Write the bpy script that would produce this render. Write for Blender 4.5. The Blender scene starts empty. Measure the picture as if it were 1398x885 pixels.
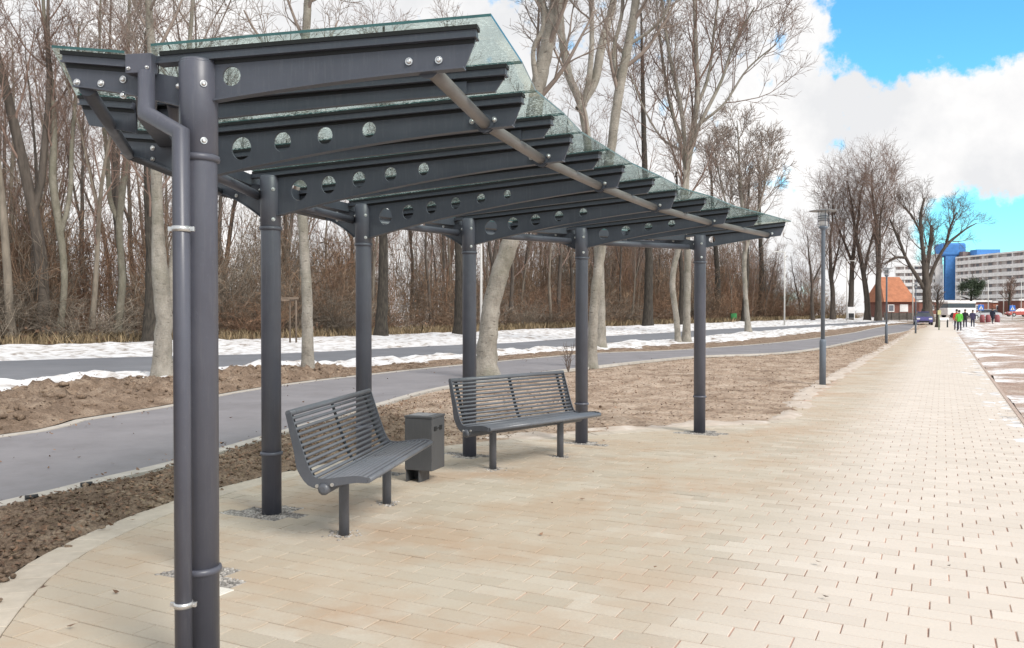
import bpy, bmesh, math, random
import numpy as np
from mathutils import Vector, Matrix, noise as mnoise

rnd = random.Random(7)
rng = np.random.default_rng(7)
scene = bpy.context.scene
COL = scene.collection
R = math.radians

# ------------------------------------------------------------------ camera model
W0, H0, F = 1398.0, 885.0, 1150.0
HOR = 427.0
CAMZ = 1.65
PITCH = math.atan((442.5 - HOR) / F)

def ray(px, py):
    xc, yc = (px - 699.0) / F, -(py - 442.5) / F
    c, s = math.cos(PITCH), math.sin(PITCH)
    return (xc, c + s * yc, -s + c * yc)

def gz(x, y):
    """height of the terrain: level near the shelter, rising gently far off"""
    if y < 70: return 0.0
    if y < 205: return 0.012 * (y - 70)
    return 1.62

def G(px, py):
    d = ray(px, py)
    t = CAMZ / max(1e-6, -d[2]) if d[2] < -1e-4 else 300.0
    t = min(t, 400)
    for _ in range(60):
        z = gz(d[0] * t, d[1] * t)
        tn = (CAMZ - z) / max(1e-5, -d[2])
        tn = min(tn, 400)
        t = t * .6 + tn * .4
    return (d[0] * t, d[1] * t)

def PY(px, py, Y):
    d = ray(px, py); t = Y / d[1]
    return Vector((d[0] * t, Y, CAMZ + d[2] * t))

def PZ(px, py, z):
    d = ray(px, py); t = (z - CAMZ) / d[2]
    return Vector((d[0] * t, d[1] * t, z))

# ------------------------------------------------------------------ materials
MATS = {}
def nd(nt, typ, **kw):
    n = nt.nodes.new(typ)
    for k, v in kw.items():
        setattr(n, k, v)
    return n

def base_mat(name):
    m = bpy.data.materials.new(name); m.use_nodes = True
    nt = m.node_tree
    b = nt.nodes['Principled BSDF']
    MATS[name] = m
    return m, nt, b

def ramp(nt, src, stops):
    r = nd(nt, 'ShaderNodeValToRGB')
    el = r.color_ramp.elements
    while len(el) < len(stops): el.new(.5)
    for e, (p, c) in zip(el, stops):
        e.position = p; e.color = (*c, 1) if len(c) == 3 else c
    nt.links.new(src, r.inputs[0])
    return r.outputs[0]

def noise_tex(nt, scale, detail=6, rough=.6, coord='Object', stretch=None):
    tc = nd(nt, 'ShaderNodeTexCoord')
    v = tc.outputs[coord]
    if stretch:
        mp = nd(nt, 'ShaderNodeMapping'); mp.inputs['Scale'].default_value = stretch
        nt.links.new(v, mp.inputs[0]); v = mp.outputs[0]
    n = nd(nt, 'ShaderNodeTexNoise')
    n.inputs['Scale'].default_value = scale
    n.inputs['Detail'].default_value = detail
    n.inputs['Roughness'].default_value = rough
    nt.links.new(v, n.inputs['Vector'])
    return n.outputs['Fac']

def mixc(nt, fac, a, b, mode='MIX'):
    m = nd(nt, 'ShaderNodeMix', data_type='RGBA', blend_type=mode)
    for s, x in ((0, fac), (6, a), (7, b)):
        if isinstance(x, (int, float)): m.inputs[s].default_value = x
        elif isinstance(x, tuple): m.inputs[s].default_value = (*x, 1)
        else: nt.links.new(x, m.inputs[s])
    return m.outputs[2]

def bump(nt, b, h, strength=.3, dist=.02):
    bp = nd(nt, 'ShaderNodeBump')
    bp.inputs['Strength'].default_value = strength
    bp.inputs['Distance'].default_value = dist
    nt.links.new(h, bp.inputs['Height'])
    nt.links.new(bp.outputs[0], b.inputs['Normal'])

def M(name, stops, scale=4, rough=.8, bmp=.2, bdist=.02, metal=0, detail=6, stretch=None, island=0, spec=None, coord='Object', nrough=.6):
    if name in MATS: return MATS[name]
    m, nt, b = base_mat(name)
    n = noise_tex(nt, scale, detail, nrough, coord, stretch)
    c = ramp(nt, n, stops)
    if island:
        g = nd(nt, 'ShaderNodeNewGeometry')
        v = ramp(nt, g.outputs['Random Per Island'], [(0, (1 - island,) * 3), (1, (1 + island,) * 3)])
        c = mixc(nt, 1.0, c, v, 'MULTIPLY')
    nt.links.new(c, b.inputs['Base Color'])
    b.inputs['Roughness'].default_value = rough
    b.inputs['Metallic'].default_value = metal
    if spec is not None: b.inputs['Specular IOR Level'].default_value = spec
    if bmp: bump(nt, b, n, bmp, bdist)
    return m

def two(name, c, var=.15, **kw):
    a = tuple(x * (1 - var) for x in c); d = tuple(min(1, x * (1 + var)) for x in c)
    return M(name, [(.3, a), (.7, d)], **kw)

metal = two('anthracite_paint', (.078, .077, .093), .10, scale=9, rough=.42, bmp=.03, bdist=.002)
metal_pipe = two('grey_paint', (.098, .096, .117), .10, scale=9, rough=.42, bmp=.03, bdist=.002)
tube_m = two('tube_paint', (.17, .155, .148), .10, scale=7, rough=.4, bmp=.03, bdist=.002)
def paint(name, c, rough=.42):
    m, nt, b = base_mat(name)
    d = tuple(x * .86 for x in c); l = tuple(x * 1.10 for x in c)
    n = noise_tex(nt, 3.0, 8, .65); n2 = noise_tex(nt, 9, 6, .7, stretch=(6, 6, .5)); n3 = noise_tex(nt, 90, 4, .7)
    col = ramp(nt, n, [(.3, d), (.7, l)])
    dust = tuple(x * .7 + .10 for x in c)
    f = ramp(nt, n2, [(.52, (0, 0, 0)), (.75, (.30, .30, .30))])
    col = mixc(nt, f, col, dust)
    col = mixc(nt, ramp(nt, n3, [(.60, (0, 0, 0)), (.74, (.35, .35, .35))]), col, tuple(x * 1.7 for x in c))
    nt.links.new(col, b.inputs['Base Color'])
    rr = ramp(nt, n, [(.3, (rough - .08,) * 3), (.7, (rough + .14,) * 3)])
    nt.links.new(rr, b.inputs['Roughness'])
    bump(nt, b, n3, .06, .002)
    return m
metal = paint('anthracite_steel', (.066, .072, .092), .40)
metal_pipe = paint('post_steel', (.088, .091, .116), .38)
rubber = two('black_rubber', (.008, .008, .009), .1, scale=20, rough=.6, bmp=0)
zinc = two('zinc', (.62, .62, .62), .1, scale=30, rough=.35, metal=.8, bmp=.05)
steel = two('bolt_steel', (.7, .69, .68), .1, scale=40, rough=.3, metal=.9, bmp=0)

def mk_glass():
    m, nt, b = base_mat('roof_glass')
    out = nt.nodes['Material Output']
    nt.nodes.remove(b)
    tr = nd(nt, 'ShaderNodeBsdfTransparent'); tr.inputs[0].default_value = (.885, .945, .925, 1)
    gl = nd(nt, 'ShaderNodeBsdfGlossy'); gl.inputs['Roughness'].default_value = .04
    gl.inputs[0].default_value = (.80, .90, .87, 1)
    lw = nd(nt, 'ShaderNodeLayerWeight'); pw = nd(nt, 'ShaderNodeMath', operation='POWER'); nt.links.new(lw.outputs['Facing'], pw.inputs[0]); pw.inputs[1].default_value = 3.4
    fr = nd(nt, 'ShaderNodeMath', operation='MULTIPLY_ADD'); nt.links.new(pw.outputs[0], fr.inputs[0]); fr.inputs[1].default_value = .75; fr.inputs[2].default_value = .03
    mx = nd(nt, 'ShaderNodeMixShader')
    nt.links.new(fr.outputs[0], mx.inputs[0]); nt.links.new(tr.outputs[0], mx.inputs[1]); nt.links.new(gl.outputs[0], mx.inputs[2])
    # rain spots and grit lying on the pane
    n = noise_tex(nt, 60, 3, .7)
    sp = ramp(nt, n, [(.50, (0, 0, 0)), (.66, (.50, .50, .50))])
    n2 = noise_tex(nt, 4, 4, .6)
    sp2 = mixc(nt, 1.0, sp, ramp(nt, n2, [(.38, (.2,) * 3), (.62, (1.0,) * 3)]), 'MULTIPLY')
    df = nd(nt, 'ShaderNodeBsdfTranslucent'); df.inputs[0].default_value = (.90, .96, .93, 1)
    dd = nd(nt, 'ShaderNodeBsdfDiffuse'); dd.inputs[0].default_value = (.75, .82, .78, 1)
    ad = nd(nt, 'ShaderNodeMixShader'); ad.inputs[0].default_value = .12
    nt.links.new(df.outputs[0], ad.inputs[1]); nt.links.new(dd.outputs[0], ad.inputs[2])
    mx2 = nd(nt, 'ShaderNodeMixShader')
    nt.links.new(sp2, mx2.inputs[0]); nt.links.new(mx.outputs[0], mx2.inputs[1]); nt.links.new(ad.outputs[0], mx2.inputs[2])
    nt.links.new(mx2.outputs[0], out.inputs[0])
    return m
glass = mk_glass()
glass_edge = two('glass_edge', (.03, .10, .10), .2, scale=12, rough=.15, bmp=0)

def bark(name, stops, moss=(.13, .125, .085)):
    m, nt, b = base_mat(name)
    n = noise_tex(nt, 2.4, 10, .68, stretch=(1.6, 1.6, .8)); n2 = noise_tex(nt, 7, 5, .6, stretch=(1, 1, 2.6)); n3 = noise_tex(nt, 30, 5, .7)
    c = ramp(nt, n, stops)
    c = mixc(nt, 1.0, c, ramp(nt, n2, [(.30, (.35, .33, .31)), (.40, (1, 1, 1))]), 'MULTIPLY')
    c = mixc(nt, .7, c, ramp(nt, n3, [(.3, (.72, .72, .72)), (.7, (1.12, 1.12, 1.12))]), 'MULTIPLY')
    n4 = noise_tex(nt, .9, 6, .6)
    c = mixc(nt, ramp(nt, n4, [(.48, (0, 0, 0)), (.66, (.6, .6, .6))]), c, moss)
    nt.links.new(c, b.inputs['Base Color']); b.inputs['Roughness'].default_value = .92
    ad = nd(nt, 'ShaderNodeMath', operation='ADD'); nt.links.new(n2, ad.inputs[0]); nt.links.new(n3, ad.inputs[1])
    bump(nt, b, ad.outputs[0], .7, .03)
    return m
pale_bark = bark('pale_bark', [(.28, (.17, .15, .125)), (.5, (.31, .28, .24)), (.72, (.42, .385, .335))])
brush_bark = bark('brush_bark', [(.28, (.12, .105, .08)), (.5, (.20, .18, .14)), (.72, (.28, .255, .205))])
dark_bark = M('dark_bark', [(.3, (.018, .015, .012)), (.6, (.06, .05, .04)), (.8, (.09, .09, .055))], scale=5, rough=.95, bmp=.6, bdist=.05, stretch=(2, 2, .5))
wood_bark = M('wood_bark', [(.3, (.10, .083, .066)), (.7, (.25, .21, .165))], scale=2, rough=.95, bmp=.4, bdist=.05, stretch=(2, 2, .4))
mid_bark = M('mid_bark', [(.3, (.05, .041, .034)), (.6, (.105, .085, .07)), (.8, (.15, .13, .105))], scale=2.5, rough=.95, bmp=.5, bdist=.05, stretch=(2, 2, .4))
twig_pale = two('pale_twigs', (.25, .20, .17), .3, scale=1.5, rough=.9, bmp=0)
twig_wood = two('wood_twigs', (.20, .135, .108), .35, scale=.6, rough=.95, bmp=0)
twig_dark = two('dark_twigs', (.135, .10, .083), .3, scale=.8, rough=.95, bmp=0)
brush_m = M('brush_twigs', [(.3, (.085, .055, .037)), (.55, (.22, .145, .095)), (.75, (.34, .235, .15))], scale=.35, rough=.95, bmp=0, island=.7)
dryleaf = M('dry_leaves', [(.3, (.09, .05, .032)), (.6, (.20, .12, .075)), (.8, (.34, .23, .14))], scale=.8, rough=.9, bmp=0, island=.55)
drygrass = M('dry_grass', [(.3, (.17, .125, .07)), (.7, (.33, .25, .15))], scale=1, rough=.95, bmp=0, island=.4)
snow_m = M('snow', [(.33, (.24, .19, .155)), (.42, (.50, .465, .44)), (.50, (.68, .665, .66)), (.66, (.80, .80, .81))], scale=2.1, rough=.75, bmp=.5, bdist=.05, detail=9)
asphalt_path = M('asphalt_path', [(.28, (.16, .15, .155)), (.5, (.215, .204, .214)), (.72, (.265, .252, .262))], scale=.55, rough=.85, bmp=.25, bdist=.004, detail=12, nrough=.75)
asphalt_road = M('asphalt_road', [(.3, (.14, .144, .158)), (.7, (.19, .194, .212))], scale=.5, rough=.8, bmp=.15, bdist=.004, detail=10, nrough=.7)
kerb_m = M('kerb_concrete', [(.3, (.38, .345, .30)), (.7, (.52, .48, .43))], scale=6, rough=.9, bmp=.3, bdist=.005, detail=8)

def soil_mat(name, dark, mid, light, snow=0.0, scale=1.4):
    m, nt, b = base_mat(name)
    n1 = noise_tex(nt, scale, 10, .68)
    n2 = noise_tex(nt, scale * 14, 6, .7)
    c = ramp(nt, n1, [(.32, dark), (.5, mid), (.68, light)])
    d = ramp(nt, n2, [(.34, (.42, .40, .38)), (.52, (1, 1, 1)), (.7, (1.3, 1.25, 1.2))])
    c = mixc(nt, .85, c, d, 'MULTIPLY')
    if snow:
        n3 = noise_tex(nt, .45, 9, .66, stretch=(.6, 1, 1))
        f = ramp(nt, n3, [(.58 - snow * .2, (0, 0, 0)), (.66 - snow * .2, (1, 1, 1))])
        n4 = noise_tex(nt, 6, 6, .7)
        f = mixc(nt, 1.0, f, ramp(nt, n4, [(.36, (.1, .1, .1)), (.5, (1, 1, 1))]), 'MULTIPLY')
        c = mixc(nt, f, c, (.84, .82, .82))
    nt.links.new(c, b.inputs['Base Color'])
    b.inputs['Roughness'].default_value = .95
    b.inputs['Specular IOR Level'].default_value = .2
    bump(nt, b, n2, .9, .03)
    return m
soil_verge = soil_mat('verge_soil', (.19, .13, .09), (.42, .32, .245), (.56, .455, .365))
soil_mulch = soil_mat('mulch_soil', (.15, .105, .075), (.255, .185, .135), (.40, .31, .235), scale=2.6)
soil_ground = soil_mat('ground_soil', (.16, .115, .08), (.24, .18, .13), (.33, .25, .18), snow=.45)
soil_field = soil_mat('field_soil', (.33, .225, .18), (.44, .335, .28), (.54, .45, .39), snow=.42)

def brick_mat():
    m, nt, b = base_mat('paving_block')
    g = nd(nt, 'ShaderNodeNewGeometry')
    per = ramp(nt, g.outputs['Random Per Island'], [(0, (.445, .39, .32)), (.35, (.51, .45, .375)), (.75, (.54, .478, .402)), (1, (.59, .53, .455))])
    fine = noise_tex(nt, 60, 5, .75)
    c = mixc(nt, .6, per, ramp(nt, fine, [(.3, (.78, .78, .77)), (.7, (1.15, 1.14, 1.12))]), 'MULTIPLY')
    # sand swept over the blocks under and in front of the shelter
    tc = nd(nt, 'ShaderNodeTexCoord')
    n1 = noise_tex(nt, .85, 8, .66, stretch=(1, 1.3, 1))
    sx = nd(nt, 'ShaderNodeSeparateXYZ'); nt.links.new(tc.outputs['Object'], sx.inputs[0])
    # side distance from the axis of the walk
    m1 = nd(nt, 'ShaderNodeMath', operation='MULTIPLY_ADD'); nt.links.new(sx.outputs[1], m1.inputs[0]); m1.inputs[1].default_value = -.51
    nt.links.new(sx.outputs[0], m1.inputs[2])
    side = nd(nt, 'ShaderNodeMapRange'); side.inputs[1].default_value = -2.6; side.inputs[2].default_value = -.6
    side.inputs[3].default_value = 1; side.inputs[4].default_value = 0
    nt.links.new(m1.outputs[0], side.inputs[0])
    st = ramp(nt, n1, [(.43, (0, 0, 0)), (.60, (.9, .9, .9))])
    fac = mixc(nt, 1.0, st, side.outputs[0], 'MULTIPLY')
    c = mixc(nt, fac, c, (.44, .30, .20))
    n2 = noise_tex(nt, .5, 5, .6)
    f2 = mixc(nt, 1.0, ramp(nt, n2, [(.35, (.15,) * 3), (.65, (.85,) * 3)]), side.outputs[0], 'MULTIPLY')
    c = mixc(nt, f2, c, (.47, .402, .312))
    # lighter block tone on the walk side
    inv = nd(nt, 'ShaderNodeMath', operation='SUBTRACT'); inv.inputs[0].default_value = .5
    nt.links.new(side.outputs[0], inv.inputs[1]); inv.use_clamp = True
    c = mixc(nt, inv.outputs[0], c, (.745, .665, .605))
    nt.links.new(c, b.inputs['Base Color'])
    b.inputs['Roughness'].default_value = .85
    b.inputs['Specular IOR Level'].default_value = .3
    bump(nt, b, fine, .35, .004)
    return m
brick_m = brick_mat()
joint_walk = M('joint_walk', [(.38, (.26, .14, .11)), (.55, (.56, .38, .31))], scale=2.2, rough=.95, bmp=.3, bdist=.01)
joint_m = M('joint_sand', [(.3, (.12, .075, .055)), (.7, (.25, .165, .115))], scale=8, rough=.95, bmp=.5, bdist=.01)
edging_m = M('edging_block', [(.3, (.43, .375, .305)), (.7, (.53, .465, .385))], scale=10, rough=.9, bmp=.3, bdist=.004, island=.06)
gravel_m = M('gravel', [(.3, (.22, .20, .185)), (.6, (.36, .335, .31)), (.8, (.52, .49, .45))], scale=9, rough=.9, bmp=.5, bdist=.02, island=.5)

# ------------------------------------------------------------------ object helpers
def tag(o, label=None, cat=None, group=None, kind=None):
    if label: o['label'] = label
    if cat: o['category'] = cat
    if group: o['group'] = group
    if kind: o['kind'] = kind
    return o

def link(o, parent=None):
    COL.objects.link(o)
    if parent is not None: o.parent = parent
    return o

def mesh_from(name, verts, faces, mat, smooth=False):
    me = bpy.data.meshes.new(name)
    if isinstance(verts, np.ndarray) and isinstance(faces, np.ndarray):
        nv, nf, k = len(verts), len(faces), faces.shape[1]
        me.vertices.add(nv); me.vertices.foreach_set('co', verts.astype(np.float32).ravel())
        me.loops.add(nf * k); me.loops.foreach_set('vertex_index', faces.astype(np.int32).ravel())
        me.polygons.add(nf)
        me.polygons.foreach_set('loop_start', np.arange(0, nf * k, k, dtype=np.int32))
        try: me.polygons.foreach_set('loop_total', np.full(nf, k, dtype=np.int32))
        except Exception: pass
        me.update(calc_edges=True)
    else:
        me.from_pydata([tuple(v) for v in verts], [], [tuple(f) for f in faces]); me.update()
    for mt in (mat if isinstance(mat, (list, tuple)) else [mat]): me.materials.append(mt)
    if smooth: me.polygons.foreach_set('use_smooth', np.ones(len(me.polygons), dtype=bool))
    return me

def obj(name, verts, faces, mat, parent=None, smooth=False):
    return link(bpy.data.objects.new(name, mesh_from(name, verts, faces, mat, smooth)), parent)

def empty(name, loc=(0, 0, 0), rz=0, label=None, cat=None, group=None):
    o = bpy.data.objects.new(name, None); link(o)
    o.location = loc; o.rotation_euler = (0, 0, rz); o.empty_display_size = .2
    return tag(o, label, cat, group)

def copy_tree(o, loc=None, rz=None, scale=None, parent=None):
    c = o.copy(); link(c, parent)
    for ch in list(o.children):
        copy_tree(ch, parent=c)
    if loc is not None: c.location = loc
    if rz is not None: c.rotation_euler = (c.rotation_euler[0], c.rotation_euler[1], rz)
    if scale is not None: c.scale = scale if not isinstance(scale, (int, float)) else (scale,) * 3
    return c

class MB:
    """collects solids; build() links them as ONE mesh object"""
    def __init__(s): s.bm = bmesh.new()
    def box(s, c, size, rz=0, mi=0, bev=0):
        r = bmesh.ops.create_cube(s.bm, size=1)
        vs = r['verts']
        bmesh.ops.scale(s.bm, vec=size, verts=vs)
        if bev:
            es = list({e for v in vs for e in v.link_edges})
            rb = bmesh.ops.bevel(s.bm, geom=es, offset=bev, segments=2, affect='EDGES', profile=.5)
            vs = list({v for f in rb['faces'] for v in f.verts} | {v for v in vs if v.is_valid})
        if rz: bmesh.ops.rotate(s.bm, cent=(0, 0, 0), matrix=Matrix.Rotation(rz, 3, 'Z'), verts=vs)
        bmesh.ops.translate(s.bm, vec=c, verts=vs)
        if mi:
            for f in {f for v in vs for f in v.link_faces}: f.material_index = mi
        return s
    def tube(s, pts, r, n=12, cap=True, mi=0):
        pts = [Vector(p) for p in pts]
        rs = r if isinstance(r, (list, tuple)) else [r] * len(pts)
        rings = []; up = None
        for i, p in enumerate(pts):
            a = pts[max(0, i - 1)]; b = pts[min(len(pts) - 1, i + 1)]
            t = (b - a).normalized()
            if 0 < i < len(pts) - 1:
                t = ((pts[i] - a).normalized() + (b - pts[i]).normalized()).normalized()
            if up is None:
                up = Vector((0, 0, 1)) if abs(t.z) < .9 else Vector((1, 0, 0))
            u = t.cross(up).normalized(); v = u.cross(t).normalized(); up = v
            k = 1.0
            if 0 < i < len(pts) - 1:
                k = 1 / max(.5, t.dot((pts[i] - a).normalized()))
            rings.append([s.bm.verts.new(p + (u * math.cos(2 * math.pi * j / n) + v * math.sin(2 * math.pi * j / n)) * rs[i] * (k ** .5)) for j in range(n)])
        for q in range(len(rings) - 1):
            for j in range(n):
                f = s.bm.faces.new((rings[q][j], rings[q][(j + 1) % n], rings[q + 1][(j + 1) % n], rings[q + 1][j])); f.smooth = True; f.material_index = mi
        if cap:
            for rg, flip in ((rings[0], False), (rings[-1], True)):
                f = s.bm.faces.new(rg if flip else rg[::-1]); f.material_index = mi
        return s
    def prism(s, poly, h, mi=0):
        """poly: list of Vector (planar), h: extrusion Vector"""
        h = Vector(h); a = [s.bm.verts.new(Vector(p)) for p in poly]; b = [s.bm.verts.new(Vector(p) + h) for p in poly]
        n = len(a)
        fs = [s.bm.faces.new(a[::-1]), s.bm.faces.new(b)]
        for i in range(n): fs.append(s.bm.faces.new((a[i], a[(i + 1) % n], b[(i + 1) % n], b[i])))
        for f in fs: f.material_index = mi
        return s
    def lathe(s, c, prof, n=24, mi=0, smooth=True):
        c = Vector(c); rings = []
        for r_, z in prof:
            rings.append([s.bm.verts.new(c + Vector((r_ * math.cos(2 * math.pi * j / n), r_ * math.sin(2 * math.pi * j / n), z))) for j in range(n)])
        for q in range(len(rings) - 1):
            for j in range(n):
                f = s.bm.faces.new((rings[q][j], rings[q][(j + 1) % n], rings[q + 1][(j + 1) % n], rings[q + 1][j])); f.smooth = smooth; f.material_index = mi
        s.bm.faces.new(rings[0][::-1]).material_index = mi; s.bm.faces.new(rings[-1]).material_index = mi
        return s
    def ball(s, c, r, mi=0, sub=2, sc=(1, 1, 1)):
        q = bmesh.ops.create_icosphere(s.bm, subdivisions=sub, radius=r)
        bmesh.ops.scale(s.bm, vec=sc, verts=q['verts'])
        bmesh.ops.translate(s.bm, vec=c, verts=q['verts'])
        for f in {f for v in q['verts'] for f in v.link_faces}: f.smooth = True; f.material_index = mi
        return s
    def build(s, name, mat, parent=None):
        bmesh.ops.recalc_face_normals(s.bm, faces=s.bm.faces)
        me = bpy.data.meshes.new(name); s.bm.to_mesh(me); s.bm.free()
        for m in (mat if isinstance(mat, (list, tuple)) else [mat]): me.materials.append(m)
        return link(bpy.data.objects.new(name, me), parent)

def plate_with_holes(name, outline, holes, thick, mat, to_world, parent):
    """a flat plate in (s,z) with round holes, extruded, placed by to_world(s,n,z)"""
    cu = bpy.data.curves.new(name, 'CURVE'); cu.dimensions = '2D'; cu.fill_mode = 'BOTH'
    cu.extrude = thick / 2
    def spl(pts):
        sp = cu.splines.new('POLY'); sp.points.add(len(pts) - 1); sp.use_cyclic_u = True
        for p, q in zip(sp.points, pts): p.co = (q[0], q[1], 0, 1)
    spl(outline)
    for (cx, cz, r_) in holes:
        spl([(cx + r_ * math.cos(a), cz + r_ * math.sin(a)) for a in np.linspace(0, 2 * math.pi, 24, endpoint=False)])
    tmp = bpy.data.objects.new('tmp', cu); COL.objects.link(tmp)
    dg = bpy.context.evaluated_depsgraph_get(); dg.update()
    me = bpy.data.meshes.new_from_object(tmp.evaluated_get(dg))
    bpy.data.objects.remove(tmp); bpy.data.curves.remove(cu)
    for v in me.vertices: v.co = to_world(v.co.x, v.co.z, v.co.y)
    me.materials.clear(); me.materials.append(mat); me.name = name
    for p in me.polygons: p.use_smooth = False; p.material_index = 0
    bm = bmesh.new(); bm.from_mesh(me); bmesh.ops.recalc_face_normals(bm, faces=bm.faces); bm.to_mesh(me); bm.free()
    return link(bpy.data.objects.new(name, me), parent)

# ------------------------------------------------------------------ polylines / sheets
def resample(pts, n, power=1.0):
    pts = np.array(pts, float)
    # catmull-rom smoothing then arclength resample
    P = np.vstack([2 * pts[0] - pts[1], pts, 2 * pts[-1] - pts[-2]])
    out = []
    for i in range(1, len(P) - 2):
        for t in np.linspace(0, 1, 14, endpoint=False):
            a, b, c, d = P[i - 1], P[i], P[i + 1], P[i + 2]
            out.append(.5 * ((2 * b) + (-a + c) * t + (2 * a - 5 * b + 4 * c - d) * t * t + (-a + 3 * b - 3 * c + d) * t ** 3))
    out.append(P[-2]); out = np.array(out)
    s = np.r_[0, np.cumsum(np.linalg.norm(np.diff(out, axis=0), axis=1))]
    tt = np.linspace(0, 1, n) ** power * s[-1]
    return np.c_[np.interp(tt, s, out[:, 0]), np.interp(tt, s, out[:, 1])]

def grid_faces(nu, nv):
    i = np.arange(nu - 1)[:, None] * nv + np.arange(nv - 1)[None, :]
    return np.stack([i, i + nv, i + nv + 1, i + 1], -1).reshape(-1, 4)

def fbm(x, y, sc, oct=4, seed=0.0):
    return mnoise.fractal(Vector((x * sc + seed, y * sc - seed, seed)), .9, 2.1, oct)

def strip(name, A, B, nu, nv, zf, mat, power=1.0, smooth=True):
    """sheet between polylines A and B (world xy); zf(x,y,u,v)->height above terrain"""
    a = resample(A, nu, power); b = resample(B, nu, power)
    V = np.zeros((nu, nv, 3))
    for i in range(nu):
        for j in range(nv):
            v = j / (nv - 1)
            x = a[i, 0] * (1 - v) + b[i, 0] * v; y = a[i, 1] * (1 - v) + b[i, 1] * v
            V[i, j] = (x, y, gz(x, y) + zf(x, y, i / (nu - 1), v))
    f = grid_faces(nu, nv)
    # make normals face up
    p = V.reshape(-1, 3)
    n = np.cross(p[f[:, 1]] - p[f[:, 0]], p[f[:, 3]] - p[f[:, 0]])
    if n[:, 2].mean() < 0: f = f[:, ::-1]
    o = obj(name, p, f, mat, smooth=smooth)
    return o, V

# ================================================================== THE SETTING
# base terrain
xs = np.r_[np.linspace(-160, -30, 20), np.linspace(-28, 40, 52), np.linspace(44, 420, 40)]
ys = np.r_[np.linspace(-12, 69, 60), [70], np.linspace(74, 203, 40), [205], np.linspace(215, 900, 24)]
V = np.array([[(x, y, gz(x, y) - .07) for y in ys] for x in xs]).reshape(-1, 3)
tag(obj('ground', V, grid_faces(len(xs), len(ys)), soil_ground, smooth=True), kind='structure')

PD = np.array((.455, .8905)); PV = np.array((.8905, -.455))      # along / across the walk
P0R = np.array((9.78, 16.8))                                      # a point of its right edge
PW = 3.36
def pv(p): return float(np.dot(np.array(p) - P0R, PV))
arcB = [(-.6, .8), (-1.55, 1.95), (-2.4, 3.1), (-2.95, 4.5), (-3.16, 5.5), (-3.1, 6.55), (-2.82, 7.65), (-2.25, 8.78), (-1.45, 9.75), (-.5, 10.55), (.75, 11.3), (2.6, 12.15), (4.35, 12.9)]
arc = resample(arcB, 60)
def offset(poly, d):
    t = np.gradient(poly, axis=0); t /= np.linalg.norm(t, axis=1)[:, None]
    return poly + np.c_[t[:, 1], -t[:, 0]] * d       # to the right of travel = into the plaza
inner = offset(arc, .27)
pathL = [tuple(P0R + PV * (-PW) + PD * w) for w in (-4.2, 0, 20, 45, 70, 100)]

# --- asphalt cycle path
nearA = [(-9.5, -3.0), (-6.2, 2.8)] + [G(*p) for p in ((0, 688), (120, 659), (239, 631), (383, 590), (508, 554), (620, 526), (780, 504), (946, 487), (1100, 478), (1208, 457), (1267, 446.5))]
farA = [(-14.5, 0.0), (-10.5, 6.0)] + [G(*p) for p in ((0, 598), (120, 574), (239, 555), (330, 536), (447, 519), (631, 499), (811, 483), (946, 477), (1100, 464), (1208, 446), (1260, 441))]
tag(strip('cycle_path', nearA, farA, 160, 10, lambda x, y, u, v: .004 + .004 * fbm(x, y, .6), asphalt_path, 1.4)[0], kind='structure')
nA = resample(nearA, 160, 1.4); fA = resample(farA, 160, 1.4)
def off_line(poly, d):
    t = np.gradient(poly, axis=0); t /= np.linalg.norm(t, axis=1)[:, None]
    return poly + np.c_[t[:, 1], -t[:, 0]] * d
def kerb(name, line, d0, d1, h0, h1):
    a = off_line(line, d0); b = off_line(line, d1)
    Vv = []
    n = len(a)
    for i in range(n):
        z = gz(*a[i])
        Vv += [(*a[i], z - .05), (*a[i], z + h1), (*b[i], z + h1), (*b[i], z - .05)]
    fs = []
    for i in range(n - 1):
        for k in range(3):
            q = i * 4 + k
            fs.append((q, q + 1, q + 5, q + 4))
    o = obj(name, Vv, fs, kerb_m); return tag(o, kind='structure')
kerb('kerb', nA, -.01, .17, 0, .022)
kerb('kerb', fA, -.16, .01, 0, .018)

# --- road
nearR = [(-34, 2)] + [G(*p) for p in ((0, 527), (200, 511), (400, 500), (600, 486), (700, 480), (811, 470), (915, 464), (1000, 455), (1100, 448), (1208, 440))]
farR = [(-44, 8)] + [G(*p) for p in ((0, 493), (200, 487), (400, 482), (600, 472), (700, 468), (811, 460), (915, 454), (1000, 448.5), (1100, 444), (1208, 437))]
nearR += [(nearR[-1][0] * 1.5, nearR[-1][1] * 1.5)]; farR += [(farR[-1][0] * 1.4, farR[-1][1] * 1.4)]
tag(strip('road', nearR, farR, 120, 8, lambda x, y, u, v: .0, asphalt_road)[0], kind='structure')
nR = resample(nearR, 200); fR = resample(farR, 200)

# --- plaza and walk: every block laid in third bond
def clip(poly, a, b):
    """keep the part of poly on the right of a->b"""
    n = (b[1] - a[1], -(b[0] - a[0]))
    out = []
    dd = [(p[0] - a[0]) * n[0] + (p[1] - a[1]) * n[1] for p in poly]
    for i in range(len(poly)):
        j = (i + 1) % len(poly)
        if dd[i] >= 0: out.append(poly[i])
        if (dd[i] >= 0) != (dd[j] >= 0):
            t = dd[i] / (dd[i] - dd[j])
            out.append((poly[i][0] + t * (poly[j][0] - poly[i][0]), poly[i][1] + t * (poly[j][1] - poly[i][1])))
    return out

POSTS_PX = [(275, 930), (277, 785), (371, 703), (497, 650), (641, 624), (794, 606), (955, 592)]
POSTS = [np.array(G(*p)) for p in POSTS_PX]

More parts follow.
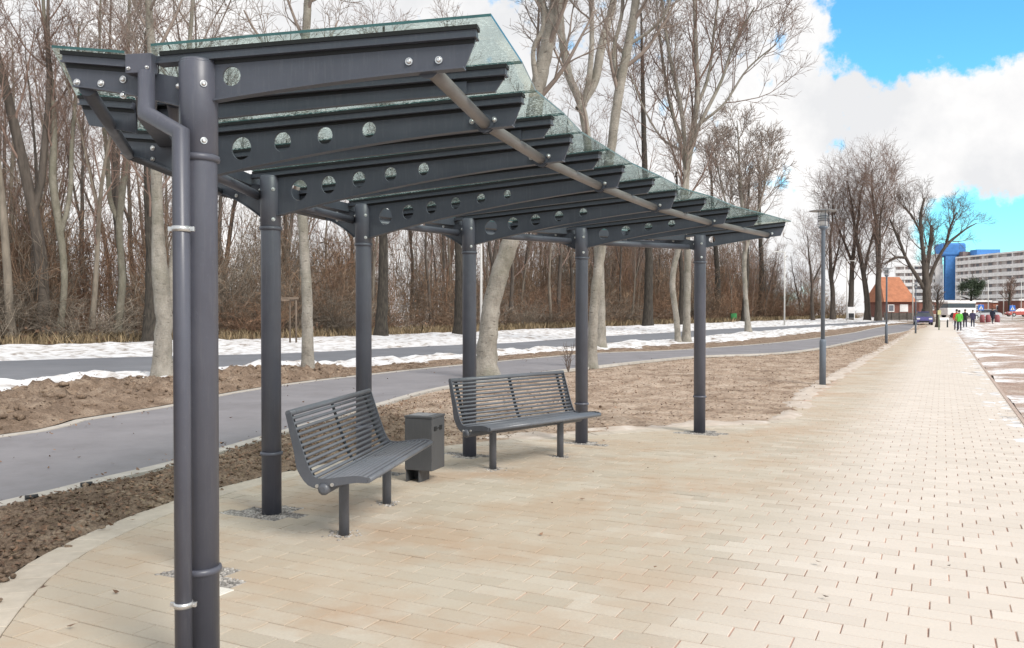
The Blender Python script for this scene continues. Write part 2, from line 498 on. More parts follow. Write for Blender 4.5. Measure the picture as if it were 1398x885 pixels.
GAPS = []
def lay_blocks():
    BL, BW = .30, .15
    V, Fq = [], []
    inseg = [(inner[i], inner[i + 1]) for i in range(0, len(inner) - 1)]
    edgeL0 = P0R + PV * (-PW); 
    def inset(poly, d1):
        c = np.mean(poly, axis=0); P = np.array(poly)
        ext = np.abs(P - c)
        k = []
        for p in P:
            v = p - c; a = np.dot(v, PV); w = np.dot(v, PD)
            a -= math.copysign(min(abs(a), d1[0]), a); w -= math.copysign(min(abs(w), d1[1]), w)
            k.append(c + PV * a + PD * w)
        return k
    for r in range(-160, 330):
        w0 = r * BW
        for c in range(-60, 2):
            v0 = c * BL + (r % 3) * BL / 3 - .02
            cx, cy = P0R + PV * (v0 + BL / 2) + PD * (w0 + BW / 2)
            if cy < .6 or cy > 55: continue
            if v0 > 0: continue
            q = [tuple(P0R + PV * (v0 + a) + PD * (w0 + b)) for a, b in ((0, 0), (BL, 0), (BL, BW), (0, BW))]
            walk = v0 + BL / 2 > -PW
            if not walk:
                if w0 > -2: continue
                if cx < -3.3: continue
                for a, b in inseg:
                    d = (cx - a[0]) * (b[1] - a[1]) - (cy - a[1]) * (b[0] - a[0])
                    L = math.hypot(b[0] - a[0], b[1] - a[1])
                    if d < -.3 * L: q = []; break
                    if d < .3 * L: q = clip(q, a, b)
                    if len(q) < 3: break
            elif w0 > -4.2:
                q = clip(q, tuple(edgeL0 - PD), tuple(edgeL0 + PD))
            if len(q) >= 3: q = clip(q, tuple(P0R + PD), tuple(P0R - PD))
            if len(q) < 3: continue
            ar = .5 * abs(sum(q[i][0] * q[(i + 1) % len(q)][1] - q[(i + 1) % len(q)][0] * q[i][1] for i in range(len(q))))
            if ar < .003: continue
            if any(abs(np.dot(np.array((cx, cy)) - p, PV)) < .25 and abs(np.dot(np.array((cx, cy)) - p, PD)) < .19 for p in POSTS):
                GAPS.append(q); continue
            jw = rnd.uniform(.0022, .0048) if v0 > -3.9 else rnd.uniform(.0026, .0046)
            h = rnd.gauss(0, .0012); tx, ty = rnd.gauss(0, .006), rnd.gauss(0, .006)
            yaw = rnd.gauss(0, .003)
            A = inset(q, (jw, .0026)); B = inset(q, (jw + .0022, .0048))
            base = len(V); n = len(q)
            for ring, z in ((A, -.02), (A, .012), (B, .016)):
                for p in ring:
                    dx, dy = p[0] - cx, p[1] - cy
                    V.append((p[0] - dy * yaw, p[1] + dx * yaw, z + h + (tx * dx + ty * dy if z > 0 else 0)))
            for k in range(2):
                for i in range(n):
                    Fq.append((base + k * n + i, base + k * n + (i + 1) % n, base + (k + 1) * n + (i + 1) % n, base + (k + 1) * n + i))
            Fq.append(tuple(base + 2 * n + i for i in range(n)))
    o = obj('paving', V, Fq, brick_m)
    tag(o, kind='structure')
lay_blocks()
# curved edging course
V, Fq = [], []
L = np.r_[0, np.cumsum(np.linalg.norm(np.diff(arc, axis=0), axis=1))]
def at_s(poly, s): return np.array((np.interp(s, L, poly[:, 0]), np.interp(s, L, poly[:, 1])))
s = 0
while s < L[-1] - .3:
    s1 = s + .30
    z = .016 + rnd.gauss(0, .0015)
    q = [at_s(arc, s + .003), at_s(arc, s1 - .003), at_s(offset(arc, .262), s1 - .003), at_s(offset(arc, .262), s + .003)]
    c = sum(q) / 4; q2 = [p + (c - p) * .03 for p in q]
    b = len(V)
    V += [(*p, -.03) for p in q] + [(*p, z - .004) for p in q] + [(*p, z) for p in q2]
    for k in (0, 4):
        for i in range(4): Fq.append((b + k + i, b + k + (i + 1) % 4, b + k + 4 + (i + 1) % 4, b + k + 4 + i))
    Fq.append((b + 8, b + 9, b + 10, b + 11)); s = s1
tag(obj('edging', V, Fq, edging_m), kind='structure')
# joint sand under the blocks, full between plaza blocks, low in the walk
def bedz(x, y, u, v): return .0
aL = [tuple(p) for p in arc]
bR = [tuple(P0R + PD * w) for w in np.linspace(-20, -5.5, 12)]
tag(strip('sand_bed', aL, bR, 40, 40, lambda x, y, u, v: .006 if pv((x, y)) < -3.7 else -.004, joint_m)[0], kind='structure')
wl = [tuple(P0R + PV * (-PW) + PD * w) for w in (-20, 42)]; wr = [tuple(P0R + PD * w) for w in (-20, 42)]
tag(strip('sand_bed', wl, wr, 60, 4, lambda x, y, u, v: .0095, joint_walk)[0], kind='structure')
# farther on the blocks merge to one tone
wl = [tuple(P0R + PV * (-PW) + PD * w) for w in (41.5, 60, 80, 104)]; wr = [tuple(P0R + PD * w) for w in (41.5, 60, 80, 104)]
tag(strip('walk', wl, wr, 40, 4, lambda x, y, u, v: .014, brick_m)[0], kind='structure')
# kerb on the field side
line = np.array([P0R + PD * w for w in np.linspace(-20, 60, 120)])
kb = kerb('kerb', line, .0, .06, 0, .022)
kb.data.materials[0] = M('kerb_red', [(.3, (.38, .28, .23)), (.7, (.50, .40, .34))], scale=6, rough=.9, bmp=.3)

# --- gravel patches at the post feet
pebs = []
def pebble_mesh(points, size, name, mat, kind='stuff', flat=.6):
    """many small stones/clods as one stuff mesh"""
    bm = bmesh.new(); bmesh.ops.create_icosphere(bm, subdivisions=1, radius=1)
    base = np.array([v.co[:] for v in bm.verts]); fc = np.array([[v.index for v in f.verts] for f in bm.faces]); bm.free()
    n = len(points); P = np.array(points)
    Vv = np.repeat(base[None], n, 0) * (1 + rng.normal(0, .16, (n, len(base), 1)))
    sc = rng.uniform(size[0], size[1], (n, 1, 1)) * np.stack([rng.uniform(.7, 1.3, n), rng.uniform(.7, 1.3, n), rng.uniform(flat * .7, flat * 1.2, n)], -1)[:, None]
    Vv *= sc
    a = rng.uniform(0, 6.28, n); c, s_ = np.cos(a)[:, None], np.sin(a)[:, None]
    X = Vv[..., 0] * c - Vv[..., 1] * s_; Y = Vv[..., 0] * s_ + Vv[..., 1] * c
    Vv[..., 0], Vv[..., 1] = X, Y
    Vv += P[:, None]
    Fv = (fc[None] + (np.arange(n) * len(base))[:, None, None]).reshape(-1, 3)
    return tag(obj(name, Vv.reshape(-1, 3), Fv, mat, smooth=False), kind=kind)
gv, gf = [], []
for q in GAPS:
    b_ = len(gv); gv += [(*p, .0115) for p in q]; gf.append(tuple(range(b_, b_ + len(q))))
    for _ in range(120):
        w_ = np.array([rnd.random() + .02 for _ in q]); 
        u_, v_ = rnd.random(), rnd.random()
        if len(q) == 4:
            p = (np.array(q[0]) * (1 - u_) + np.array(q[1]) * u_) * (1 - v_) + (np.array(q[3]) * (1 - u_) + np.array(q[2]) * u_) * v_
        else:
            w_ /= w_.sum(); p = sum(np.array(a_) * c_ for a_, c_ in zip(q, w_))
        pebs.append((p[0], p[1], .0115))
tag(obj('gravel_patch', gv, gf, gravel_m), kind='structure')
LEGS = [G(472, 733), G(530, 690), G(674, 643), G(766, 626)]
for p in LEGS:
    for _ in range(60):
        a, r_ = rnd.uniform(0, 6.28), .04 + abs(rnd.gauss(0, .06))
        pebs.append((p[0] + r_ * math.cos(a), p[1] + r_ * math.sin(a), .016))
tag(pebble_mesh(pebs, (.007, .017), 'gravel', gravel_m), kind='stuff')
pl = POSTS[1] + PV * .33 - PD * .22
MB().box((pl[0], pl[1], .001), (.28, .14, .034), math.atan2(PV[1], PV[0]), bev=.004)
o = MB().box((pl[0], pl[1], .003), (.20, .12, .034), math.atan2(PV[1], PV[0]), bev=.004).build('paving_stone', M('pale_block', [(.3, (.62, .58, .52)), (.7, (.74, .70, .64))], scale=20, bmp=.2, bdist=.004))
tag(o, 'pale cut paving block beside the gravel patch behind the downpipe', 'paving block')

# --- verges
def bed(x, y, u, v):
    e = min(1, min(v, 1 - v) * 8)
    return .005 + e * (.035 + .05 * fbm(x, y, 1.1, 4, 3) + .034 * fbm(x, y, 5, 3, 8) + .02 * fbm(x, y, 13, 2, 2))
ka = [tuple(p) for p in off_line(nA, .17)]
# near mulch strip between cycle path and plaza edge, wide verge farther on
mulA = [(-7.6, .6), (-6.5, 2.4), (-5.35, 5.0)] + [G(*p) for p in ((0, 696), (120, 668), (239, 640), (383, 598), (450, 577), (520, 557))]
mulB = [(-.7, .6)] + arcB[1:10]
strip_mul, VM = strip('verge', mulA, [(-.62, .8), (-1.5, 1.9), (-2.4, 3.1), (-2.95, 4.5), (-3.16, 5.5), (-3.1, 6.55), (-2.82, 7.65), (-2.25, 8.78), (-1.45, 9.75), (-.9, 10.25)], 420, 110, lambda x, y, u, v: bed(x, y, u, v) + .03 * abs(fbm(x, y, 11, 3)), soil_mulch, 1.0)
tag(strip_mul, kind='structure')
vA = [G(*p) for p in ((516, 557), (620, 530), (780, 508), (946, 490), (1100, 481), (1208, 459), (1267, 447.5))]
vB = [(-.9, 10.25), (.75, 11.3), (2.6, 12.15), (4.35, 12.9), tuple(P0R + PV * (-PW) + PD * 0), tuple(P0R + PV * (-PW) + PD * 12), tuple(P0R + PV * (-PW) + PD * 30), tuple(P0R + PV * (-PW) + PD * 55), tuple(P0R + PV * (-PW) + PD * 100)]
strip_v, VV = strip('verge', vA, vB, 420, 70, lambda x, y, u, v: bed(x, y, u, v) * .8, soil_verge, 1.7)
tag(strip_v, kind='structure')

sandm = M('sand_fringe', [(.3, (.42, .345, .28)), (.6, (.54, .465, .40)), (.8, (.70, .66, .63))], scale=3, rough=.95, bmp=.4, bdist=.02, detail=10)
fl = [(-.5, 10.6), (.75, 11.35), (2.6, 12.2), (4.35, 12.95)] + [tuple(P0R + PV * (-PW) + PD * w) for w in (-2, 4, 12, 30, 60, 90)]
fl = resample(fl, 200)
tag(strip('sand', [tuple(p) for p in off_line(fl, -.5)], [tuple(p) for p in off_line(fl, .22)], 420, 22, lambda x, y, u, v: -.02 + (.03 + .035 * (1 - v)) * min(1, (1 - abs(2 * v - 1.1)) * 1.6) + .045 * fbm(x, y, 1.6, 5, 51), sandm, 1.3)[0], kind='structure')
# soil heap between cycle path and road, at the left
mdA = [(-13.5, 3)] + [(-9.6, 8.0)] + [tuple(p) for p in off_line(fA, -.2) if 9 < p[1] < 44 and p[0] < 12][::2]
fAx = off_line(fA, -.2); 
mdA = [tuple(p) for p in fAx if p[1] > 3 and p[1] < 110]
def shift(pts, other, k):
    out = []
    for p in pts:
        d = np.linalg.norm(other - np.array(p), axis=1); q = other[d.argmin()]
        out.append(tuple(np.array(p) * (1 - k) + q * k))
    return out
def shiftk(pts, other, kf):
    out = []
    for p in pts:
        d = np.linalg.norm(other - np.array(p), axis=1); q = other[d.argmin()]; k = kf(p)
        out.append(tuple(np.array(p) * (1 - k) + q * k))
    return out
def kx(a, b):
    def f(p):
        t = min(1, max(0, (p[0] + 6.6) / 1.8)); t = t * t * (3 - 2 * t)
        return a * (1 - t) + b * t
    return f
mdB = shiftk(mdA, nR, kx(.66, .46))
def heap(x, y, u, v):
    e = min(1, min(v, 1 - v) * 5)
    z = .02 + e * (.04 + .05 * fbm(x, y, .8, 4, 5) + .03 * fbm(x, y, 4, 3, 2))
    k = max(0, 1 - ((x + 7.6) / 3.1) ** 2) if x < -4.8 else 0
    k = min(1, k * 2.2)
    z += k * math.sin(math.pi * min(1, v * 1.1)) * (.25 + .16 * fbm(x, y, 1.2, 4, 1) + .16 * fbm(x, y, 4.2, 4, 4) + .07 * fbm(x, y, 12, 3, 4))
    return z
o, VH = strip('soil_heap', mdA, mdB, 420, 46, heap, soil_mulch, 1.5); tag(o, kind='structure')

# snow banks: heightfields that dip under the soil at ragged edges
def snowf(h, seed, cut=.0):
    def f(x, y, u, v):
        e = 1 - abs(2 * v - 1) ** 3
        return -.075 + e * (h + .10) + .16 * fbm(x, y, .55, 4, seed) * (.5 + .5 * e) + .06 * fbm(x, y, 2.6, 4, seed + 3) - cut
    return f
s1A = shiftk(mdA, nR, kx(.50, .22)); s1B = shift(mdA, nR, 1.02)
o, VS1 = strip('snow', s1A, s1B, 420, 30, lambda x, y, u, v: snowf(.080, 11)(x, y, u, v) + (.10 if x < -6 else 0), snow_m, 1.5); tag(o, kind='structure')
woodline = [(-75, 22), (-52, 33)] + [G(*p) for p in ((0, 471), (200, 466), (400, 461), (550, 456), (700, 450), (820, 446), (900, 443), (1050, 438.5), (1130, 436), (1180, 435))]
wlr = resample(woodline, 200)
f2A = [tuple(p) for p in fR if p[1] < 175]
f2B = shift(f2A, wlr, 1.0)
o, VS2 = strip('snow', f2A, f2B, 260, 30, snowf(.058, 21), snow_m, 1.0); tag(o, kind='structure')
# low snow along the walk's field edge
sa = [tuple(P0R + PV * (-.35) + PD * w) for w in (20, 34, 50, 70, 95)]; sb = [tuple(P0R + PV * (1.2 + .02 * w) + PD * w) for w in (20, 34, 50, 70, 95)]
tag(strip('snow', sa, sb, 200, 18, lambda x, y, u, v: -.06 + u * .12 * (1 - abs(2 * v - 1)) * 2 + .10 * fbm(x, y, .7, 4, 31), snow_m)[0], kind='structure')
# melted slush left on the walk's right side
sa = [tuple(P0R + PV * (-1.2) + PD * w) for w in (-8, 0, 12, 26, 45)]; sb = [tuple(P0R + PV * (-.03) + PD * w) for w in (-8, 0, 12, 26, 45)]
tag(strip('snow', sa, sb, 360, 50, lambda x, y, u, v: .0185 + .012 * fbm(x, y, 1.1, 5, 41) + .010 * fbm(x, y, 5, 4, 7) - .013 * (1 - v) - .006 * (1 - u) , snow_m)[0], kind='structure')
# field to the right of the walk
fa = [tuple(P0R + PV * .08 + PD * w) for w in (-19, 0, 30, 60, 100)]; fb = [tuple(P0R + PV * 60 + PD * w) for w in (-19, 0, 30, 60, 100)]
tag(strip('field', fa, fb, 260, 90, lambda x, y, u, v: .0 + .07 * fbm(x, y, .5, 5, 15) + .03 * fbm(x, y, 2.2, 3, 9) - .01, soil_field)[0], kind='structure')

# --- clods, leaf litter
def pick(Vg, n, jmin, jmax, imin=0, imax=1.0, wpow=1.0):
    out = []
    nu, nv = Vg.shape[:2]
    for _ in range(n):
        i = int((imin + (imax - imin) * rnd.random() ** wpow) * (nu - 1)); j = int((jmin + (jmax - jmin) * rnd.random()) * (nv - 1))
        p = Vg[i, j]
        out.append((p[0] + rnd.gauss(0, .06), p[1] + rnd.gauss(0, .06), p[2]))
    return out
clods = pick(VM, 5200, .02, .98) + pick(VH, 4200, .03, .75, 0, .5)
pebble_mesh(clods, (.006, .028), 'soil_clods', soil_mulch)
pebble_mesh(pick(VH, 900, .05, .7, 0, .35), (.025, .085), 'soil_clods', soil_mulch)
pebble_mesh(pick(VM, 500, .1, .9), (.02, .05), 'soil_clods', soil_mulch)
pebble_mesh(pick(VV, 2600, .02, .98, 0, .6), (.008, .03), 'soil_clods', soil_verge)
def leaves(points, size, name, mat, tilt=.5):
    n = len(points); P = np.array(points)
    a = rng.uniform(0, 6.28, n); L_ = rng.uniform(size[0], size[1], n); w = L_ * rng.uniform(.35, .7, n)
    u = np.stack([np.cos(a), np.sin(a), rng.normal(0, tilt, n)], -1); u /= np.linalg.norm(u, axis=1)[:, None]
    v = np.stack([-np.sin(a), np.cos(a), rng.normal(0, tilt, n)], -1)
    up = np.array((0, 0, 1.0))
    c = P + up * rng.uniform(.006, .03, (n, 1))
    curl = rng.uniform(.1, .5, (n, 1)) * L_[:, None]
    q = np.stack([c - u * L_[:, None] / 2 + up * curl * .5, c - v * w[:, None] / 2, c + u * L_[:, None] / 2 + up * curl * .6, c + v * w[:, None] / 2 + up * curl * .3], 1)
    return tag(obj(name, q.reshape(-1, 3), np.arange(n * 4).reshape(-1, 4), mat), kind='stuff')
lv = pick(VM, 5200, .02, .98) + pick(VV, 7500, .02, .99, 0, .75) + pick(VH, 2600, .02, .6, 0, .8)
lv += pick(VS1, 1500, .02, .9, 0, .8) + pick(VS2, 900, .1, .98)
VC = np.array([[(*(np.array(a_) * (1 - t_) + np.array(b_) * t_), .006) for t_ in np.linspace(0, 1, 40)] for a_, b_ in zip(nA, fA)])
lv += pick(VC, 160, .02, .98, 0, .7) + pick(VC, 420, .90, 1.0, 0, .7) + pick(VC, 260, 0, .06, 0, .7)
for _ in range(25):
    lv.append((rnd.uniform(-2.5, 3), rnd.uniform(4, 11), .014))
leaves(lv, (.02, .06), 'leaf_litter', dryleaf, .35)

# ================================================================== THE SHELTER
shelter = empty('shelter_canopy', (POSTS[3][0], POSTS[3][1], 0), 0, 'long curved anthracite steel and glass butterfly canopy on seven round posts', 'shelter')
shelter.location = (0, 0, 0)
ZW = [2.768, 2.768, 2.762, 2.742, 2.722, 2.712, 2.705]      # top of the web at the post
TIPS = [(652, 36), (714, 128), (780, 184), (851, 226), (923, 260), (995, 284), (1072, 303)]
MIDT = [(692, 89), (754, 159), (819, 207), (892, 244), (963, 271), (1035, 294)]
DEP = [.18, .27, .33, .345, .30, .25, .17]
NH = [1, 4, 5, 6, 5, 4, 1]
ZT = 2.85
RAIL = .045
REAR = .655
GUT = -.25
class Frame: pass
frames = []
for i in range(7):
    f = Frame(); f.P = np.array(POSTS[i]); t = PZ(*TIPS[i], ZT); f.T = np.array((t.x, t.y))
    d = f.T - f.P; f.L = np.linalg.norm(d); f.d = d / f.L; f.n = np.array((f.d[1], -f.d[0])); f.zp = ZW[i]; f.main = True; f.dep = DEP[i]; f.i = i
    frames.append(f)
mids = []
for i in range(6):
    a, b = frames[i], frames[i + 1]
    f = Frame(); t = PZ(*MIDT[i], ZT); f.T = np.array((t.x, t.y))
    # the gutter follows the post line: start half-way, a little outside
    m = (a.P + b.P) / 2; ch = b.P - a.P; out = np.array((-ch[1], ch[0])) / np.linalg.norm(ch)
    f.P = m + out * .06
    d = f.T - f.P; f.L = np.linalg.norm(d); f.d = d / f.L; f.n = np.array((f.d[1], -f.d[0])); f.zp = (a.zp + b.zp) / 2; f.main = False; f.dep = .11; f.i = i
    mids.append(f)
ALL = []
for i in range(7):
    ALL.append(frames[i])
    if i < 6: ALL.append(mids[i])

def zr(f, s):
    """rail top along a frame"""
    if s >= GUT: 
        z0 = f.zp + RAIL
        return z0 + (ZT - z0) * (s - 0) / f.L
    return f.zp + .022 + (GUT - s) / (REAR + GUT) * .048
def wpt(f, s, n, z):
    p = f.P + f.d * s + f.n * n
    return Vector((p[0], p[1], z))

def bar(mb, f, s0, s1, n, z0off, z1off, ns=8, zfun=None):
    """bar along the frame between offsets from the rail top"""
    ss = np.linspace(s0, s1, ns)
    zf = zfun or (lambda s: zr(f, s))
    vs = []
    for s in ss:
        for (nn, zo) in ((-n, z0off), (n, z0off), (n, z1off), (-n, z1off)):
            vs.append(mb.bm.verts.new(wpt(f, s, nn, zf(s) + zo)))
    for k in range(ns - 1):
        for j in range(4):
            mb.bm.faces.new((vs[k * 4 + j], vs[k * 4 + (j + 1) % 4], vs[k * 4 + 4 + (j + 1) % 4], vs[k * 4 + 4 + j]))
    mb.bm.faces.new(vs[:4][::-1]); mb.bm.faces.new(vs[-4:])

bolt_me = None
def bolt(f, s, z, parent, side=1, n=.008, r_=.012):
    """dome-headed bolt on a web face"""
    mb = MB(); c = wpt(f, s, side * n, z); ax = Vector((f.n[0], f.n[1], 0)) * side
    mb.tube([c - ax * .004, c + ax * .004], r_ * 1.35, 12)
    mb.tube([c + ax * .004, c + ax * .010, c + ax * .013], [r_, r_ * .9, r_ * .55], 10)
    return mb.build('bolt', steel, parent)

def web_z(f, s, L, d0, d1):
    """lower edge of an arched web: deep at the post, shallow at the tip"""
    t = max(0, min(1, s / L))
    return -(RAIL + .012) - (d1 + (d0 - d1) * (1 - t) ** 1.9)

for f in ALL:
    kind = 'beam' if f.main else 'rafter'
    r0 = .07
    s0 = r0 if f.main else -.19
    d1 = .115 if f.main else .065
    d0 = f.dep if f.main else .09
    top = -(RAIL + .008)
    # web outline in (s,z)
    ss = np.linspace(s0, f.L, 22)
    cut = .10
    outl = [(s, zr(f, s) + top) for s in (s0, f.L - .005)]
    low = [(s, zr(f, s) + web_z(f, s, f.L, d0, d1)) for s in np.linspace(f.L - .055, s0, 22)]
    outl += low
    holes = []
    if f.main:
        n = NH[f.i]
        for k in range(n):
            sh = .16 if n == 1 else .30 + .29 * k
            if sh > f.L - .5 and n > 1: break
            dia = .085 if n == 1 else (.165, .14, .122, .108, .094, .078)[k] * (1.0 if n > 4 else .85)
            zt, zb = zr(f, sh) + top, zr(f, sh) + web_z(f, sh, f.L, d0, d1)
            dia = min(dia, (zt - zb) * .62)
            holes.append((sh, (zt + zb) / 2 + .01, dia / 2))
    web = plate_with_holes(kind, outl, holes, .010, metal, lambda s, n, z, f=f: wpt(f, s, n, z), shelter)
    # flanges and glazing rail
    mb = MB(); bar(mb, f, -.19, f.L, .034, -RAIL - .008, -RAIL, 10); bar(mb, f, -.19, f.L - .002, .023, -RAIL, -.018, 10)
    mb.build('flange', metal, web)
    mb = MB(); bar(mb, f, -.17, f.L + .004, .030, -.018, .0, 8); bar(mb, f, s0 + .01, f.L - .012, .0085, -RAIL - .026, -RAIL - .009, 8); mb.build('gasket_and_shadow', rubber, web)  # lower bar is the shadow beneath the rail, put in as a black band
    mb = MB(); bar(mb, f, s0 + .012, f.L - .055, .024 if f.main else .014, -.004, .004, 24, zfun=lambda s, f=f, d0=d0, d1=d1: zr(f, s) + web_z(f, s, f.L, d0, d1))
    mb.build('lower_flange', metal, web)
    # rear wing
    Ls = REAR
    pts = []
    for s in (-.09 if f.main else GUT - .06, GUT - .06, -REAR): pts.append((s, (zr(f, max(s, GUT - .06) if s > GUT - .06 else s)) + top if s <= GUT - .05 else f.zp - .05))
    rd = max(.17, f.dep * .95) if f.main else .12
    lo = []
    sA = -.075 if f.main else GUT - .06
    for s in np.linspace(-REAR + .05, sA, 14):
        t = (s + REAR) / (REAR + sA)
        lo.append((s, f.zp - .03 + .045 * (1 - t) - (.10 + (rd - .10) * t ** 1.7)))
    rear_out = [(sA, f.zp - .075), (GUT - .065, zr(f, GUT - .065) + top), (-REAR, zr(f, -REAR) + top)] + lo
    rw = plate_with_holes('bracket', rear_out, [], .012, metal, lambda s, n, z, f=f: wpt(f, s, n, z), shelter)
    mb = MB(); bar(mb, f, -REAR, GUT - .07, .034, -RAIL - .008, -RAIL, 4); bar(mb, f, -REAR + .002, GUT - .07, .023, -RAIL, -.018, 4); mb.build('flange', metal, rw)
    mb = MB(); bar(mb, f, -REAR - .004, GUT - .07, .030, -.018, 0, 4); bar(mb, f, -REAR + .012, GUT - .07, .0095, -RAIL - .026, -RAIL - .009, 4); mb.build('gasket_and_shadow', rubber, rw)  # rubber strip under the glass, plus a black band painting the rail's shadow
    if f.main:
        mb = MB()
        vs = [(s, z) for s, z in lo]
        for (sa_, za), (sb_, zb) in zip(vs[:-1], vs[1:]):
            a0, a1 = wpt(f, sa_, -.02, za - .004), wpt(f, sa_, .02, za - .004)
            b0, b1 = wpt(f, sb_, -.02, zb - .004), wpt(f, sb_, .02, zb - .004)
            q = [mb.bm.verts.new(p) for p in (a0, a1, b1, b0)]; q2 = [mb.bm.verts.new(p + Vector((0, 0, .008))) for p in (a0, a1, b1, b0)]
            for j in range(4): mb.bm.faces.new((q[j], q[(j + 1) % 4], q2[(j + 1) % 4], q2[j]))
            mb.bm.faces.new(q[::-1]); mb.bm.faces.new(q2)
        mb.build('lower_flange', metal, rw)
        zt = zr(f, f.L - .22) + web_z(f, f.L - .22, f.L, d0, d1) + .045
        for ds in (-.075, .055):
            for sd in (1, -1): bolt(f, f.L - .22 + ds, zt, web, sd)
        zrw = zr(f, -.5) - .13
        for s_, z_ in ((-.59, zrw + .005), (-.47, zrw - .005), (-.36, zr(f, -.36) - .105), (-.36, zr(f, -.36) - .175)):
            if f.i == 0 or s_ == -.36:
                bolt(f, s_, z_, rw, 1)
            bolt(f, s_, z_, rw, -1) if f.i > 0 else None

# posts
for f in frames:
    x, y = f.P
    pr = .080
    post = MB().lathe((x, y, 0), [(pr * .985, 0.0), (pr * .985, 2.325), (pr * .985, f.zp - .012), (pr * .95, f.zp - .004)], 36).build('post', metal_pipe, shelter)
    MB().lathe((x, y, 0), [(pr * .99, 2.335), (pr * 1.03, 2.337), (pr * 1.03, f.zp - .022), (pr * 1.0, f.zp - .018)], 36).build('sleeve', metal_pipe, post)
    for zc in (.505, 2.332):
        MB().lathe((x, y, zc), [(pr * .98, -.016), (pr * 1.10, -.012), (pr * 1.145, 0), (pr * 1.10, .012), (pr * .98, .016)], 36).build('collar', metal_pipe, post)
    # bolts through the sleeve, facing the walk side
    view = -f.P / np.linalg.norm(f.P); a0 = math.atan2(view[1], view[0]) + .25
    for z_ in (2.40, f.zp - .12):
        for a in (a0, a0 - 1.9):
            c = Vector((x + math.cos(a) * pr * 1.03, y + math.sin(a) * pr * 1.03, z_)); ax = Vector((math.cos(a), math.sin(a), 0))
            mb = MB(); mb.tube([c - ax * .003, c + ax * .004], .015, 12); mb.tube([c + ax * .004, c + ax * .009, c + ax * .012], [.011, .010, .006], 10)
            mb.build('bolt', steel, post)

# tubes under the front tips and under the rear wing, one length per bay
def low_z(f, s): return zr(f, s) + web_z(f, s, f.L, f.dep, .115)
for a, b in zip(frames[:-1], frames[1:]):
    pa = wpt(a, a.L - .22, .0, low_z(a, a.L - .22) + .028); pb = wpt(b, b.L - .22, 0, low_z(b, b.L - .22) + .028)
    dr = (pb - pa).normalized()
    t = MB().tube([pa + dr * .012, pb - dr * .012], .033, 20).build('front_tube', tube_m, shelter)
    m_ = mids[a.i]; pm = (pa + pb) / 2
    MB().box(pm + Vector((0, 0, .05)), (.07, .012, .06), math.atan2(m_.d[1], m_.d[0])).build('clip', metal, t)
    for e, sg in ((pa + dr * .012, 1), (pb - dr * .012, -1)):
        MB().tube([e, e + dr * sg * .008], .052, 16).build('end_flange', metal, t)
    pa = wpt(a, -.55, 0, zr(a, -.55) - .155); pb = wpt(b, -.55, 0, zr(b, -.55) - .155)
    dr = (pb - pa).normalized()
    MB().tube([pa + dr * .012, pb - dr * .012], .033, 20).build('rear_tube', metal, shelter)

# gutter channel along the post line
def sweep(name, pts, zs, prof, mat, parent, frs):
    mb = MB(); rings = []
    for f, s_, z in zip(frs, pts, zs):
        rings.append([mb.bm.verts.new(wpt(f, s_ + u, 0, z + w)) for u, w in prof])
    n = len(prof)
    for q in range(len(rings) - 1):
        for j in range(n): mb.bm.faces.new((rings[q][j], rings[q][(j + 1) % n], rings[q + 1][(j + 1) % n], rings[q + 1][j]))
    mb.bm.faces.new(rings[0][::-1]); mb.bm.faces.new(rings[-1])
    return mb.build(name, mat, parent)
gprof = [(-.06, .0), (-.06, -.085), (.06, -.085), (.06, .0), (.054, .0), (.054, -.078), (-.054, -.078), (-.054, .0)]
gut = sweep('gutter', [GUT] * len(ALL), [f.zp + .018 for f in ALL], gprof, metal, shelter, ALL)
f = frames[0]
mb = MB(); c = wpt(f, GUT, .040, f.zp - .018)
mb.box((0, 0, 0), (.125, .050, .085), 0, bev=.003)
o = mb.build('gutter_cap', metal_pipe, gut); o.location = c; o.rotation_euler = (0, 0, math.atan2(f.d[1], f.d[0]))
for u in (-.045, .045): bolt(f, GUT + u, f.zp - .040, gut, 1, .066, .006)
# beam behind the gutter carrying it between the posts
for a, b in zip(frames[:-1], frames[1:]):
    pa = wpt(a, -.12, 0, a.zp - .16); pb = wpt(b, -.12, 0, b.zp - .16)
    dr = (pb - pa).normalized()
    MB().tube([pa + dr * .05, pb - dr * .05], .036, 18).build('tie_tube', metal_pipe, shelter)

# glass panes
def pane(f, g, s0f, s1f, s0g, s1g, oa, ob):
    th = .012
    lift = .002
    P = []
    for fr, s, o_ in ((f, s0f, oa), (f, s1f, oa), (g, s1g, ob), (g, s0g, ob)):
        P.append(wpt(fr, s, o_, zr(fr, s) + lift))
    mb = MB(); vs = [mb.bm.verts.new(p) for p in P]; vt = [mb.bm.verts.new(p + Vector((0, 0, th))) for p in P]
    mb.bm.faces.new(vs); mb.bm.faces.new(vt[::-1])
    for j in range(4):
        q = mb.bm.faces.new((vs[j], vs[(j + 1) % 4], vt[(j + 1) % 4], vt[j])); q.material_index = 1
    return mb.build('glass_pane', [glass, glass_edge], shelter)
for k in range(len(ALL) - 1):
    a, b = ALL[k], ALL[k + 1]
    # normals f.n point towards the camera end, so the end overhang of the first frame is +n
    oa = .095 if k == 0 else -.005; ob = -.10 if k == len(ALL) - 2 else .005
    pane(a, b, -.17, a.L + .075, -.17, b.L + .075, oa, ob)
    pane(a, b, GUT - .075, -REAR - .03, GUT - .075, -REAR - .03, min(oa, .05), max(ob, -.05))

